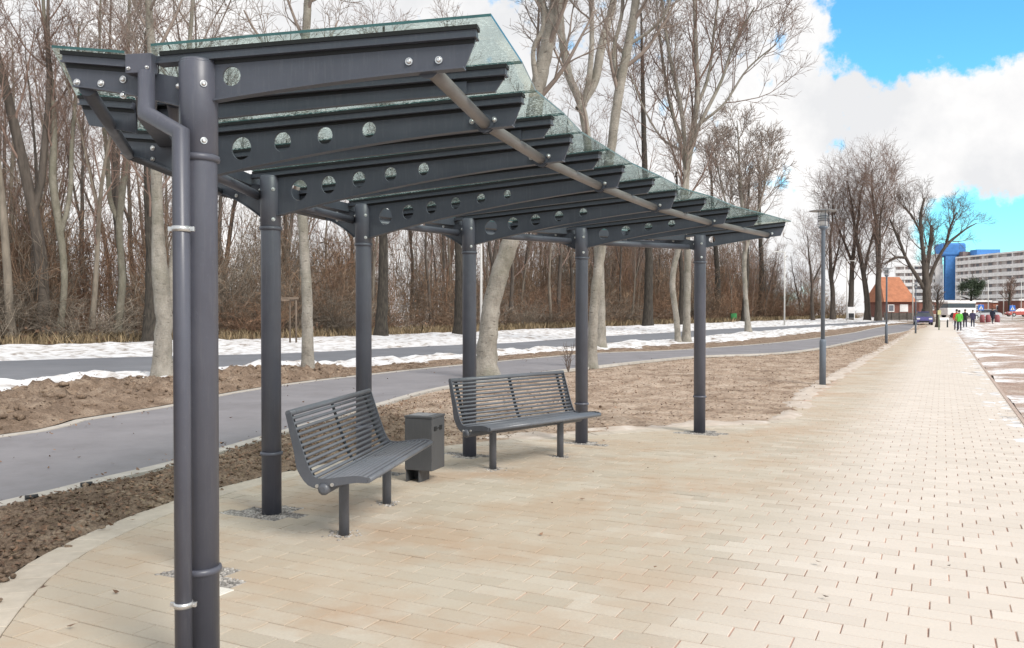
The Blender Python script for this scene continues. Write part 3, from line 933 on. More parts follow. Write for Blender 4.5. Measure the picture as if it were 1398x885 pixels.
# downpipe
f = frames[0]; g0 = wpt(f, GUT - .01, .005, f.zp - .03)
pipe_top = PY(200, 100, 3.74); elbow1 = PY(200, 155, 3.70); elbow2 = PY(247, 182, 3.61); foot = Vector((elbow2.x, elbow2.y, 0))
dp = MB().tube([pipe_top, elbow1, elbow2, foot], .036, 24).build('downpipe', metal_pipe, shelter)
for zc in (CAMZ + (HOR - 313) * 3.61 / F, CAMZ + (HOR - 827) * 3.61 / F):
    mb = MB().lathe((foot.x, foot.y, zc), [(.036, -.012), (.0395, -.012), (.0395, .012), (.036, .012)], 28)
    for sx in (-1, 1): mb.box((foot.x + sx * .046, foot.y, zc), (.020, .016, .020), 0, bev=.002)
    mb.tube([Vector((foot.x + .046, foot.y - .012, zc)), Vector((foot.x + .046, foot.y + .03, zc))], .004, 8)
    q = f.P - np.array((foot.x, foot.y)); qn = q / np.linalg.norm(q)
    mb.tube([Vector((foot.x + qn[0] * .038, foot.y + qn[1] * .038, zc)), Vector((f.P[0] - qn[0] * .078, f.P[1] - qn[1] * .078, zc))], .005, 8)
    mb.build('pipe_clamp', zinc, dp)

# ================================================================== BENCHES
bench_m = paint('bench_paint', (.10, .105, .122), .36)
slat_m = paint('slat_paint', (.135, .142, .162), .32)
def make_bench(A, B, label, back_out=True):
    A, B = np.array(A), np.array(B); c = (A + B) / 2; u = (B - A) / np.linalg.norm(B - A)
    rz = math.atan2(u[1], u[0]) - math.pi / 2          # local y = long axis, local x = facing
    half = np.linalg.norm(B - A) / 2; HL = half + .35
    b = empty('park_bench', (c[0], c[1], 0), rz, label, 'bench', 'benches under the canopy')
    # local x measured from the legs: seat front at +.30
    X0 = .30
    def seat_curve(t):   # t 0 front .. 1 top of back (x,z of slat centres)
        pts = [(X0 - .012, .492), (X0 - .08, .503), (X0 - .20, .492), (X0 - .32, .476), (X0 - .40, .486), (X0 - .442, .535), (X0 - .475, .61), (X0 - .53, .77), (X0 - .588, .945)]
        return pts
    prof = resample(seat_curve(0), 200)
    seg = np.r_[0, np.cumsum(np.linalg.norm(np.diff(prof, axis=0), axis=1))]
    def at(s): return (np.interp(s, seg, prof[:, 0]), np.interp(s, seg, prof[:, 1]))
    tot = seg[-1]
    sp = .0405
    mb = MB(); n = 0
    s = 0.0
    while s < .425:
        x, z = at(s); r_ = .021 if s == 0 else .0138
        mb.tube([(x, -HL + .012, z), (x, HL - .012, z)], r_, 10); s += sp if s else .043
    mb.build('seat', slat_m, b)
    mb = MB()
    nb_ = int(round((tot - s) / .0415))
    for s in np.linspace(s, tot, nb_ + 1)[:-1]:
        x, z = at(s); mb.tube([(x, -HL + .012, z), (x, HL - .012, z)], .0118, 10)
    x, z = at(tot); mb.tube([(x, -HL - .004, z), (x, HL + .004, z)], .022, 14)
    mb.build('backrest', slat_m, b)
    # side plates: offset outline of the profile
    t = np.gradient(prof, axis=0); t /= np.linalg.norm(t, axis=1)[:, None]
    nn = np.c_[-t[:, 1], t[:, 0]]       # sign fixed below
    if nn[20][1] < 0: nn = -nn
    up = prof + nn * .020
    dth = np.interp(seg, [0, .04, .22, .40, .52, .62, tot], [.018, .026, .036, .055, .065, .045, .020])
    dn = prof - nn * dth[:, None]
    idx = list(range(0, 200, 5)) + [199]
    poly = [(up[i][0], up[i][1]) for i in idx] + [(dn[i][0], dn[i][1]) for i in idx[::-1]]
    for sy in (-1, 1):
        pl = MB().prism([Vector((p[0], sy * HL - .005, p[1])) for p in poly], (0, .010, 0)).build('side_plate', bench_m, b)
        if sy < 0 or True:
            for (bx, bz) in ((X0 - .375, .445), (X0 - .265, .457)):
                mb = MB(); mb.tube([(bx, sy * (HL + .004), bz), (bx, sy * (HL + .013), bz)], .013, 12); mb.build('bolt', steel, pl)
    # straps behind the slats
    for yy in (0, -HL + .09, HL - .09):
        idx2 = [i for i in range(0, 200, 5) if seg[i] > .1]
        off = prof - nn * .016; off2 = prof - nn * .024
        poly2 = [(off[i][0], off[i][1]) for i in idx2] + [(off2[i][0], off2[i][1]) for i in idx2[::-1]]
        MB().prism([Vector((p[0], yy - .02, p[1])) for p in poly2], (0, .04, 0)).build('strap', rubber, b)
    # carrying tube with domed ends, two legs
    tb = MB().tube([(X0 - .325, -HL - .01, .425), (X0 - .325, HL + .01, .425)], .041, 20).build('support_tube', bench_m, b)
    for sy in (-1, 1):
        y0 = sy * (HL + .01)
        MB().tube([(X0 - .325, y0, .425), (X0 - .325, y0 + sy * .012, .425), (X0 - .325, y0 + sy * .022, .425)], [.043, .038, .018], 18).build('end_cap', bench_m, tb)
        MB().lathe((-.012, sy * half, 0), [(.038, 0), (.038, .40), (.038, .445)], 22).build('leg', bench_m, b)
        MB().box((X0 - .30, sy * half, .45), (.20, .05, .03)).build('saddle', bench_m, b)
    return b
make_bench(LEGS[0], LEGS[1], 'grey slatted bench nearer to the litter bin\'s left, seen end on between the front posts')
make_bench(LEGS[2], LEGS[3], 'grey slatted bench right of the litter bin, its long front turned towards the walk')

# ================================================================== LITTER BIN
N = np.array(PY(590, 600, 8.0)[:2]); th = R(20)
ex = np.array((-math.cos(th), math.sin(th))); ey = np.array((math.sin(th), math.cos(th)))
c = N + ex * .15 + ey * .15
binm = paint('bin_paint', (.07, .07, .074), .45)
bn = empty('litter_bin', (c[0], c[1], 0), -th, 'square anthracite litter bin on a short foot between the two benches', 'litter bin')
MB().box((0, 0, .385), (.29, .29, .50), bev=.006).build('body', binm, bn)
lid = MB().box((0, 0, .6475), (.30, .30, .021), bev=.004).build('lid', binm, bn)
MB().box((-.02, 0, .6595), (.20, .20, .004), bev=.0015).build('ash_plate', two('steel_plate', (.35, .35, .36), .1, scale=10, rough=.35, metal=.7, bmp=0), lid)
mb = MB()
for sy in (-.062, .062): mb.box((.1465, sy - .01, .535), (.006, .055, .042))
mb.box((.1460, -.01, .535), (.006, .08, .010))
mb.build('slot', rubber, bn)
ft = MB()
ft.box((-.135, -.02, .068), (.012, .22, .134)); ft.box((.0, -.02, .068), (.012, .22, .134)); ft.box((-.068, -.02, .006), (.20, .25, .012)); ft.box((-.068, .04, .07), (.13, .012, .13))
ft.build('foot', binm, bn)

# kerb pegs
peg_m = two('peg_black', (.03, .03, .032), .1, rough=.5, bmp=0)
rust = two('rust', (.25, .12, .06), .2, scale=20, rough=.9, bmp=0)
for k, (px, py) in enumerate(((43, 685), (118, 667))):
    x, y = G(px, py)
    e = empty('kerb_peg', (x, y, .03), R(40), ('black peg with a rusty rod on the kerb, nearest to the photo\'s left border', 'black peg with a rusty rod on the kerb, the one closer to the downpipe')[k], 'peg', 'pegs lying on the kerb')
    MB().tube([(-.05, 0, .012), (.05, 0, .012)], .02, 12).build('peg', peg_m, e)
    MB().tube([(.05, 0, .0), (.30, .03, -.005)], .005, 6).build('rod', rust, e)

# ================================================================== PATH LAMPS
lampm = two('lamp_paint', (.13, .155, .19), .1, scale=8, rough=.4, bmp=.02)
def make_lamp():
    e = empty('path_lamp')
    MB().lathe((0, 0, 0), [(.072, 0), (.072, .98), (.066, 1.02), (.05, 1.05)], 22).build('base_sleeve', lampm, e)
    MB().lathe((0, 0, 0), [(.046, 1.0), (.044, 3.50), (.05, 3.53), (.10, 3.57), (.10, 3.60), (.06, 3.62)], 22).build('pole', lampm, e)
    h = MB().lathe((0, 0, 0), [(.085, 3.615), (.085, 3.90), (.08, 3.91)], 22).build('lamp_head', two('lamp_glass', (.62, .64, .66), .05, rough=.15, bmp=0), e)
    for zz in (3.74, 3.79, 3.84): MB().lathe((0, 0, zz), [(.088, -.008), (.13, -.010), (.13, -.006), (.088, .008)], 22).build('louvre', metal, h)
    for a in (0, 1.57, 3.14, 4.71):
        MB().tube([(.12 * math.cos(a), .12 * math.sin(a), 3.60), (.12 * math.cos(a), .12 * math.sin(a), 3.96)], .008, 6).build('rod', lampm, h)
    MB().lathe((0, 0, 0), [(.31, 3.955), (.315, 3.962), (.12, 3.985), (.03, 4.0)], 32).build('lamp_shade', two('disc_paint', (.30, .33, .36), .1, rough=.4, bmp=0), e)
    return e
lp = make_lamp()
for k, (px, py, lab) in enumerate(((1123, 526, 'blue grey path lamp with a flat disc top, the big one nearest to the shelter'), (1210, 470, 'blue grey path lamp on the verge in front of the orange roofed house'), (1250, 455.5, 'blue grey path lamp on the verge just left of the parked blue car'))):
    x, y = G(px, py); o = lp if k == 0 else copy_tree(lp)
    o.location = (x, y, gz(x, y)); tag(o, lab, 'lamp', 'disc topped lamps along the walk')

# white street lamps by the road
whm = two('white_pole', (.62, .60, .57), .06, rough=.5, bmp=0)
def make_street(hh):
    e = empty('street_lamp')
    MB().tube([(0, 0, 0), (0, 0, hh)], [.09, .055], 12).build('pole', whm, e)
    MB().tube([(0, 0, hh - .05), (.35, 0, hh + .02), (.7, 0, hh + .04)], [.05, .04, .035], 8).build('arm', whm, e)
    MB().box((.95, 0, hh + .03), (.55, .2, .10), bev=.03).build('lamp_head', whm, e)
    return e
st = make_street(8.0)
for k, (px, Y, lab) in enumerate(((657, 52, 'white street lamp rising behind the pale trunk that leans over the shelter'), (1071, 92, 'white street lamp in the far snow left of the first path lamp'), (1156, 112, 'white street lamp with bent arm beside the bus stop board'), (1246, 118, 'white street lamp at the right gable of the orange roofed house'), (1311, 150, 'white street lamp behind the walkers near the green tree'), (1349, 160, 'white street lamp between the two blue signs'), (1370, 175, 'white street lamp before the low brick building left of the second blue sign'), (1394, 170, 'white street lamp at the right border of the photo'))):
    p = PY(px, 430, Y); o = st if k == 0 else copy_tree(st)
    o.location = (p.x, Y, gz(0, Y)); o.rotation_euler = (0, 0, R(rnd.uniform(-20, 20)) if k != 1 else R(180)); tag(o, lab, 'street lamp', 'white street lamps along the road')
    if k >= 4: o.scale = (1, 1, .85)

# ================================================================== TREES
def tube_np(pts, rad, n):
    pts = np.asarray(pts, float); m = len(pts)
    t = np.gradient(pts, axis=0); t /= (np.linalg.norm(t, axis=1)[:, None] + 1e-9)
    ref = np.array((1.0, 0, 0)) if abs(t[0][2]) > .8 else np.array((0, 0, 1.0))
    u = np.cross(t, ref); u /= (np.linalg.norm(u, axis=1)[:, None] + 1e-9); v = np.cross(t, u)
    a = np.linspace(0, 2 * np.pi, n, endpoint=False)
    Vv = pts[:, None] + (u[:, None] * np.cos(a)[None, :, None] + v[:, None] * np.sin(a)[None, :, None]) * np.asarray(rad)[:, None, None]
    i = np.arange(m - 1)[:, None] * n; j = np.arange(n)[None, :]
    Fv = np.stack([i + j, i + (j + 1) % n, i + n + (j + 1) % n, i + n + j], -1).reshape(-1, 4)
    return Vv.reshape(-1, 3), Fv
class Acc:
    def __init__(s): s.V, s.F, s.n = [], [], 0
    def add(s, V, F_): s.V.append(V); s.F.append(F_ + s.n); s.n += len(V)
    def tube(s, p, r, n): s.add(*tube_np(p, r, n))
    def get(s): return np.concatenate(s.V), np.concatenate(s.F)

def branch(r, start, d, L, nseg, wander, up):
    p = np.array(start, float); d = np.array(d, float); d /= np.linalg.norm(d)
    out = [p.copy()]
    for k in range(nseg):
        d = d + r.normal(0, wander, 3) + np.array((0, 0, up)); d /= np.linalg.norm(d)
        p = p + d * L / nseg; out.append(p.copy())
    return np.array(out)
def perp_dir(r, t, ang, az):
    t = t / np.linalg.norm(t)
    ref = np.array((0, 0, 1.0)) if abs(t[2]) < .9 else np.array((1.0, 0, 0))
    u = np.cross(t, ref); u /= np.linalg.norm(u); v = np.cross(t, u)
    return t * math.cos(ang) + (u * math.cos(az) + v * math.sin(az)) * math.sin(ang)

def crown(acc, r, pts, rad, lv, cfg, sides=(6, 4, 3, 3)):
    """children along a polyline, recursively"""
    c = cfg[lv]
    m = len(pts); L = np.linalg.norm(np.diff(pts, axis=0), axis=1).sum()
    az = r.uniform(0, 6.28)
    for k in range(c['n']):
        t = c['t0'] + (1 - c['t0']) * (k + r.uniform(0, 1)) / c['n']
        t = min(.995, t)
        x = t * (m - 1); i = int(x); fr = x - i
        p = pts[i] * (1 - fr) + pts[i + 1] * fr; rr = rad[i] * (1 - fr) + rad[i + 1] * fr
        az += 2.4 + r.normal(0, .5)
        d = perp_dir(r, pts[i + 1] - pts[i], c['ang'] + r.normal(0, .14), az)
        ln = c['len'] * (1 - c['fall'] * t) * r.uniform(.7, 1.25)
        q = branch(r, p, d, ln, c['seg'], c['w'], c['up'])
        r0 = max(c['rmin'], min(rr * .5, c['r']))
        rq = np.linspace(r0, max(c['rmin'] * .55, r0 * .3), len(q))
        acc.tube(q, rq, sides[lv])
        if lv + 1 < len(cfg): crown(acc, r, q, rq, lv + 1, cfg, sides)

def cfg_make(l0=4.5, n=(16, 7, 6, 4), ang=.75, up=.10, rm=.010, t0=.35):
    ln = len(n); n = tuple(n) + (3,) * (4 - ln)
    return [dict(n=n[0], t0=t0, ang=ang, len=l0, fall=.55, seg=7, w=.065, up=up, r=.07, rmin=rm * 2.0),
            dict(n=n[1], t0=.2, ang=.7, len=l0 * .45, fall=.45, seg=5, w=.09, up=up * .7, r=.03, rmin=rm * 1.4),
            dict(n=n[2], t0=.15, ang=.65, len=l0 * .22, fall=.4, seg=3, w=.12, up=.05, r=.016, rmin=rm * 1.1),
            dict(n=n[3], t0=.1, ang=.6, len=l0 * .12, fall=.3, seg=2, w=.15, up=.03, r=.010, rmin=rm)][:ln]

def proto_tree(seed, H, r0, cfg, bark, twig, lean=.02, name='bare_tree', nseg=12, fork=0):
    r = np.random.default_rng(seed)
    tr = branch(r, (0, 0, -.15), (r.normal(0, lean), r.normal(0, lean), 1), H, nseg, .045, .05)
    rad = r0 * (1 - np.linspace(0, 1, nseg + 1) ** 1.2 * .86); rad[0] *= 1.35
    a = Acc(); a.tube(tr, rad, 10)
    e = empty(name)
    cr = Acc(); crown(cr, r, tr, rad, 0, cfg)
    for _ in range(fork):
        k = int(nseg * r.uniform(.3, .5)); d = perp_dir(r, tr[k + 1] - tr[k], .35, r.uniform(0, 6.28))
        q = branch(r, tr[k], d, H * .55, 9, .06, .06); rq = np.linspace(rad[k] * .75, .02, len(q)); a.tube(q, rq, 8); crown(cr, r, q, rq, 0, [dict(cfg[0], n=int(cfg[0]['n'] * .7))] + cfg[1:])
    obj('trunk', *a.get(), bark, e, smooth=True)
    obj('crown', *cr.get(), twig, e, smooth=False)
    return e

def px_tree(name, limbs, Y, cfg, bark, twig, seed, label, group=None, minlen=0, cat='tree'):
    """trunk and main limbs traced as (px,py,width px) polylines standing at depth Y"""
    r = np.random.default_rng(seed)
    a, cr = Acc(), Acc()
    base = None
    for li, lb in enumerate(limbs):
        pts, rad = [], []
        dy0 = 0
        for k, (px, py, w) in enumerate(lb):
            dy = 0 if li == 0 else (k * r.uniform(.1, .3) * (1 if li % 2 else -1))
            q = PY(px, py, Y + dy); pts.append((q.x, q.y, q.z)); rad.append(w / 2 * Y / F)
        P2 = resample3(pts, max(10, len(pts) * 9)); Rr = np.interp(np.linspace(0, 1, len(P2)), np.linspace(0, 1, len(rad)), rad)
        P2[1:-1] += r.normal(0, .004, P2[1:-1].shape) * (Rr[1:-1, None] / .1)
        Rr = Rr * (1 + r.normal(0, .018, len(Rr)))
        if li == 0:
            base = P2[0].copy()
            hgt = P2[:, 2] - P2[0, 2]; Rr = Rr * (1 + .55 * np.exp(-hgt / (Rr[0] * 1.6)))
        a.tube(P2, Rr, 12)
        c0 = dict(cfg[0]);
        if li > 0: c0['n'] = max(4, int(c0['n'] * .7))
        crown(cr, r, P2, Rr, 0, [c0] + cfg[1:])
    e = empty(name, tuple(base), 0, label, cat, group)
    va, fa = a.get(); vc, fc = cr.get()
    obj('trunk', va - base, fa, bark, e, smooth=True); obj('crown', vc - base, fc, twig, e)
    return e
def resample3(pts, n):
    pts = np.array(pts, float); P = np.vstack([2 * pts[0] - pts[1], pts, 2 * pts[-1] - pts[-2]]); out = []
    for i in range(1, len(P) - 2):
        for t in np.linspace(0, 1, 10, endpoint=False):
            a, b, c, d = P[i - 1], P[i], P[i + 1], P[i + 2]
            out.append(.5 * ((2 * b) + (-a + c) * t + (2 * a - 5 * b + 4 * c - d) * t * t + (-a + 3 * b - 3 * c + d) * t ** 3))
    out.append(P[-2]); out = np.array(out); s = np.r_[0, np.cumsum(np.linalg.norm(np.diff(out, axis=0), axis=1))]
    tt = np.linspace(0, s[-1], n)
    return np.stack([np.interp(tt, s, out[:, k]) for k in range(3)], -1)

pc = cfg_make(3.2, (12, 6, 5, 4), .72, .10, .006, .5)
# the pale trees between road and cycle path
px_tree('pale_tree', [[(222, 524, 25), (222, 480, 22), (224, 440, 22), (221, 400, 15), (217, 350, 14), (215, 290, 12), (213, 225, 11), (211, 140, 9), (205, 40, 8), (198, -80, 6), (195, -220, 3)],
                      [(226, 432, 15), (233, 390, 10), (240, 330, 8), (246, 260, 8), (250, 150, 6), (262, 20, 5), (270, -120, 2)]], 19.9, pc, pale_bark, twig_pale, 1, 'pale forked tree with a knot hole standing just left of the downpipe', 'pale barked trees by the cycle path')
px_tree('pale_tree', [[(421, 518, 18), (420, 470, 15), (419, 400, 13.5), (416, 350, 13.5), (414, 310, 14), (411, 250, 12), (412, 150, 11), (418, 40, 9), (424, -90, 7), (420, -240, 3)]], 21.5, pc, pale_bark, twig_pale, 2, 'pale straight single trunk rising behind the second and third canopy posts', 'pale barked trees by the cycle path')
px_tree('pale_tree', [[(663, 517, 27), (665, 470, 25), (673, 410, 24), (690, 350, 23), (705, 300, 23), (720, 220, 22), (733, 130, 19), (745, 70, 17), (760, 0, 15), (775, -90, 12), (780, -220, 5)],
                      [(752, 40, 13), (738, 0, 9), (720, -60, 7), (705, -160, 3)], [(735, 130, 9), (728, 70, 6), (742, 30, 5), (735, -60, 3)]], 21.2, pc, pale_bark, twig_pale, 3, 'thick pale tree leaning right, its foot seen past the bench backrest', 'pale barked trees by the cycle path')
px_tree('pale_tree', [[(807, 503, 14), (810, 440, 13), (815, 380, 13), (822, 330, 13), (828, 260, 12), (836, 190, 13), (846, 120, 12), (858, 60, 11), (868, 0, 9), (873, -100, 6), (880, -230, 3)],
                      [(847, 115, 8), (838, 70, 5), (850, 10, 5), (846, -70, 3)], [(860, 60, 5), (890, 40, 4), (912, 10, 3), (920, -50, 2)]], 25.4, pc, pale_bark, twig_pale, 4, 'pale tree half hidden by the fifth canopy post and leaning to the right', 'pale barked trees by the cycle path')
px_tree('pale_tree', [[(819, 477, 15), (820, 430, 12.5), (819, 380, 12.5), (816, 330, 12), (808, 250, 11), (800, 180, 11), (792, 140, 11), (776, 100, 10), (766, 40, 7), (765, -40, 5), (770, -150, 2)],
                      [(790, 150, 12), (812, 110, 12), (822, 60, 10), (838, 0, 9), (850, -90, 6), (850, -200, 3)], [(797, 145, 9), (805, 100, 7), (808, 30, 6), (800, -80, 3)]], 37.5, cfg_make(3.4, (10, 6, 5, 4), .7, .1, .009, .45), pale_bark, twig_pale, 5, 'pale many limbed tree right of the fifth canopy post in the snow strip', 'pale barked trees by the cycle path')
px_tree('pale_tree', [[(926, 470, 8), (923, 430, 8), (918, 390, 8), (921, 360, 7.5), (927, 335, 6), (931, 280, 6), (936, 220, 6), (930, 150, 5), (915, 80, 4), (905, 10, 3), (900, -70, 2)],
                      ], 44, cfg_make(3.6, (13, 7, 5, 4), .6, .16, .010, .35), pale_bark, twig_pale, 6, 'slim bent pale trunk, left one of the close pair by the last canopy post', 'pale barked trees by the cycle path')
px_tree('pale_tree', [[(937, 469, 11), (938, 420, 9.5), (939, 370, 9.5), (938, 320, 9), (936, 270, 9), (938, 230, 9), (946, 180, 7), (952, 130, 6), (950, 60, 5), (948, -10, 4), (950, -90, 2)],
                      [(938, 235, 7), (925, 180, 5), (912, 130, 4), (902, 60, 3.5), (896, 0, 2)], [(945, 190, 6), (965, 150, 5), (985, 110, 4), (1002, 60, 3), (1030, 10, 2)], [(950, 150, 5), (968, 100, 4), (975, 40, 3), (985, -30, 2)], [(955, 170, 4), (990, 140, 3), (1020, 95, 2.4), (1060, 60, 1.6)], [(940, 210, 4), (905, 190, 3), (880, 150, 2.4), (860, 100, 1.6)]],
        44.5, cfg_make(4.2, (12, 6, 5, 3), .6, .12, .009, .25), pale_bark, twig_wood, 7, 'spreading bare tree, right one of the close pair by the last canopy post', 'pale barked trees by the cycle path')
px_tree('pale_tree', [[(1022, 457, 9), (1019, 420, 6.5), (1017, 390, 6.5), (1016, 360, 6.5), (1018, 330, 5), (1014, 290, 4.5), (1010, 240, 3.5), (1008, 190, 2.5), (1006, 165, 1.2)],
                      [(1016, 350, 4), (1028, 310, 3.4), (1042, 260, 2.6), (1050, 205, 1.5)], [(1014, 330, 4), (995, 290, 3), (982, 240, 2.4), (975, 200, 1.2)]], 66, cfg_make(3.8, (13, 7, 6, 4), .6, .14, .016, .3), pale_bark, twig_pale, 8, 'small pale tree on the brown verge behind the last canopy post', 'pale barked trees by the cycle path')

# dark trunks at the edge of the wood, across the road
dk = [(205, 473, 18, 47, 'dark mossy trunk beyond the road, just left of the forked pale tree'),
      (520, 463, 15, 56, 'dark mossy trunk beyond the road, right of the third canopy post'),
      (626, 459, 13, 62, 'dark mossy trunk beyond the road, left of the fourth canopy post'),
      (884, 448, 12, 88, 'dark trunk beyond the road between the last two canopy posts'),
      (929, 447, 8, 92, 'dark trunk beyond the road between the close pale pair'),
      (978, 442, 9, 110, 'dark trunk beyond the road, right of the last canopy post'),
      (1015, 443, 7, 106, 'dark trunk behind the small pale tree on the verge'),
      (1037, 440, 8, 118, 'dark trunk left of the white lamp in the far snow')]
dcfg = cfg_make(5.5, (10, 6, 4, 3), .7, .12, .011, .38)
ipc = cfg_make(3.6, (12, 6, 5, 3), .6, .14, .010, .4)
px_tree('pale_tree', [[(82, 446, 8), (86, 415, 8.5), (88, 385, 9), (86, 350, 10), (82, 318, 10), (77, 285, 8), (72, 240, 7), (74, 180, 6), (70, 110, 5), (60, 20, 4), (58, -60, 2)], [(83, 318, 7), (95, 270, 6), (98, 200, 5), (104, 120, 4), (108, 30, 2)]], 47, ipc, brush_bark, twig_wood, 61, 'greenish pale forked trunk in the brush, the nearest one to the left border', 'pale trunks in the brush')
px_tree('pale_tree', [[(160, 456, 10), (164, 420, 10), (167, 385, 9), (165, 350, 9), (163, 310, 9), (166, 270, 7), (172, 220, 6), (176, 150, 5), (175, 60, 4), (178, -40, 2)], [(163, 306, 7), (150, 270, 6), (147, 220, 5.5), (140, 150, 4.5), (136, 60, 3), (138, -30, 1.5)]], 49, ipc, brush_bark, twig_wood, 62, 'greenish pale forked trunk in the brush, just left of the dark mossy trunk', 'pale trunks in the brush')
for k, (px, py, w, Y, lab) in enumerate(dk):
    sd = rnd.uniform(-12, 12)
    hh = [(px, py + 2, w * 1.1), (px + 1, py - 30, w * .92), (px + 3 + sd * .2, py - 110, w * .72), (px + sd * .6, py - 230, w * .6), (px + sd, py - 340, w * .45), (px + sd * 1.3, py - 430 if k < 4 else py - 330, w * .2)]
    if k >= 4:
        hh = [(a, py - (py - b) * .62, c) for a, b, c in hh]
    px_tree('dark_tree', [hh], Y, dcfg, dark_bark, twig_wood, 40 + k, lab, 'dark trunks along the wood edge')

# the wood: four kinds, every trunk a tree of its own
wood_protos = [proto_tree(100 + k, (21, 24, 19, 26, 22, 18)[k], (.22, .26, .18, .30, .2, .16)[k], cfg_make((5, 5.5, 4.2, 6, 4.8, 4)[k], (10, 6, 4, 3), (.75, .6, .8, .65, .55, .8)[k], .12, .011, (.35, .25, .4, .3, .3, .3)[k]), (wood_bark, mid_bark, wood_bark, mid_bark, wood_bark, mid_bark)[k], twig_wood, .03, 'wood_tree', fork=(0, 1, 0, 1, 1, 0)[k]) for k in range(6)]
WLAB = 'slender bare tree in the dense wood beyond the road'
nplaced = 0
wl2 = resample([p for p in woodline], 400)
tn = np.gradient(wl2, axis=0); tn /= np.linalg.norm(tn, axis=1)[:, None]; on = np.c_[-tn[:, 1], tn[:, 0]]
taken = []
tries = 0
while nplaced < 150 and tries < 6000:
    tries += 1
    i = int(rnd.random() * 399); dep = 1.5 + 48 * rnd.random() ** 1.3
    p = wl2[i] + on[i] * dep
    px = 699 + F * p[0] / p[1]
    if px < -180 or px > 1120 or p[1] > 175: continue
    if any((p[0] - q[0]) ** 2 + (p[1] - q[1]) ** 2 < 2.2 ** 2 for q in taken): continue
    taken.append(p)
    k = rnd.randrange(6)
    o = wood_protos[k] if not wood_protos[k].get('used') else copy_tree(wood_protos[k])
    wood_protos[k]['used'] = 1
    sc = rnd.uniform(.75, 1.2)
    if px > 620: sc *= max(.48, 1.0 - (px - 620) / 700)
    o.location = (p[0], p[1], gz(*p)); o.rotation_euler = (rnd.gauss(0, .03), rnd.gauss(0, .03), rnd.uniform(0, 6.28)); o.scale = (sc, sc, sc * rnd.uniform(.9, 1.15))
    tag(o, WLAB, 'tree', 'trees in the wood')
    nplaced += 1
for o in list(COL.objects):
    if 'used' in o: del o['used']

# tall avenue trees right of the wood
tall = [(1137, 438, 250, 'tall bare tree behind the first path lamp'), (1160, 437, 222, 'tall bare tree just left of the bus stop board'), (1184, 437, 215, 'tall dark stemmed tree right of the bus stop board'), (1199, 437, 198, 'tallest bare tree left of the orange roofed house'), (1110, 439, 300, 'lower bare tree between the far white lamp and the first path lamp')]
av = [proto_tree(200 + k, 22, .42, cfg_make(8.5, (15, 7, 5, 3), .58, .15, .012, .2), mid_bark, twig_wood, .02, 'avenue_tree', fork=1) for k in range(3)]
for k, (px, py, top, lab) in enumerate(tall):
    Y = 120 - k * 1.5; p = PY(px, py, Y); hh = (py - top) * Y / F
    o = av[k] if k < 3 else copy_tree(av[k - 3]); sc = hh / 25.0
    o.location = (p.x, Y, gz(0, Y)); o.rotation_euler = (0, 0, k * 1.3); o.scale = (sc * 1.12, sc * 1.12, sc); tag(o, lab, 'tree', 'tall trees before the orange roofed house')
# lone spreading tree
lt = px_tree('spreading_tree', [[(1266, 438, 13), (1266, 415, 11), (1265, 395, 10), (1264, 378, 8), (1261, 350, 5), (1258, 325, 5), (1257, 295, 4), (1262, 270, 2)],
        [(1263, 396, 6), (1250, 375, 5), (1238, 355, 4), (1226, 325, 4), (1215, 300, 2)], [(1267, 392, 6), (1275, 365, 5), (1290, 338, 4), (1303, 325, 4), (1320, 312, 2.6), (1333, 305, 1.2)],
        [(1265, 372, 6), (1268, 350, 5.5), (1271, 325, 5), (1272, 308, 4)], [(1292, 337, 4), (1296, 315, 3), (1306, 290, 1.5)], [(1237, 352, 4), (1222, 352, 3), (1208, 360, 1.5)], [(1258, 320, 3), (1245, 295, 2.5), (1232, 280, 1.2)]], 100, cfg_make(3.8, (11, 6, 5, 4), .6, .12, .010, .3), mid_bark, twig_dark, 301, 'broad lone bare tree between the orange roofed house and the blue tower')
px_tree('young_tree', [[(1279, 447, 4), (1280, 430, 3.5), (1280, 410, 3), (1281, 395, 1.5)]], 78, cfg_make(1.2, (10, 5, 4), .7, .08, .014, .35), dark_bark, twig_dark, 302, 'slim young tree with dark stem right of the blue car')
px_tree('bare_tree', [[(1378, 433, 3.5), (1378, 410, 3), (1379, 390, 2)]], 170, cfg_make(3.5, (12, 6, 5), .6, .1, .03, .3), dark_bark, twig_wood, 303, 'thin bare tree before the white flats left of the second blue sign')
# sapling by the bench
sp_ = G(776, 508)
r9 = np.random.default_rng(5); a = Acc()
for k in range(7):
    q = branch(r9, (0, 0, 0), (r9.normal(0, .4), r9.normal(0, .4), 1), r9.uniform(.5, 1.0), 6, .12, .05); a.tube(q, np.linspace(.012, .004, 7), 5)
    for j in range(4):
        i = r9.integers(2, 6); q2 = branch(r9, q[i], perp_dir(r9, q[i] - q[i - 1], .7, r9.uniform(0, 6)), .25, 3, .15, 0); a.tube(q2, np.linspace(.006, .003, 4), 4)
tag(obj('bare_shrub', *a.get(), twig_dark), 'small bare twiggy shrub at the cycle path edge behind the right bench', 'shrub').location = (sp_[0], sp_[1], 0)

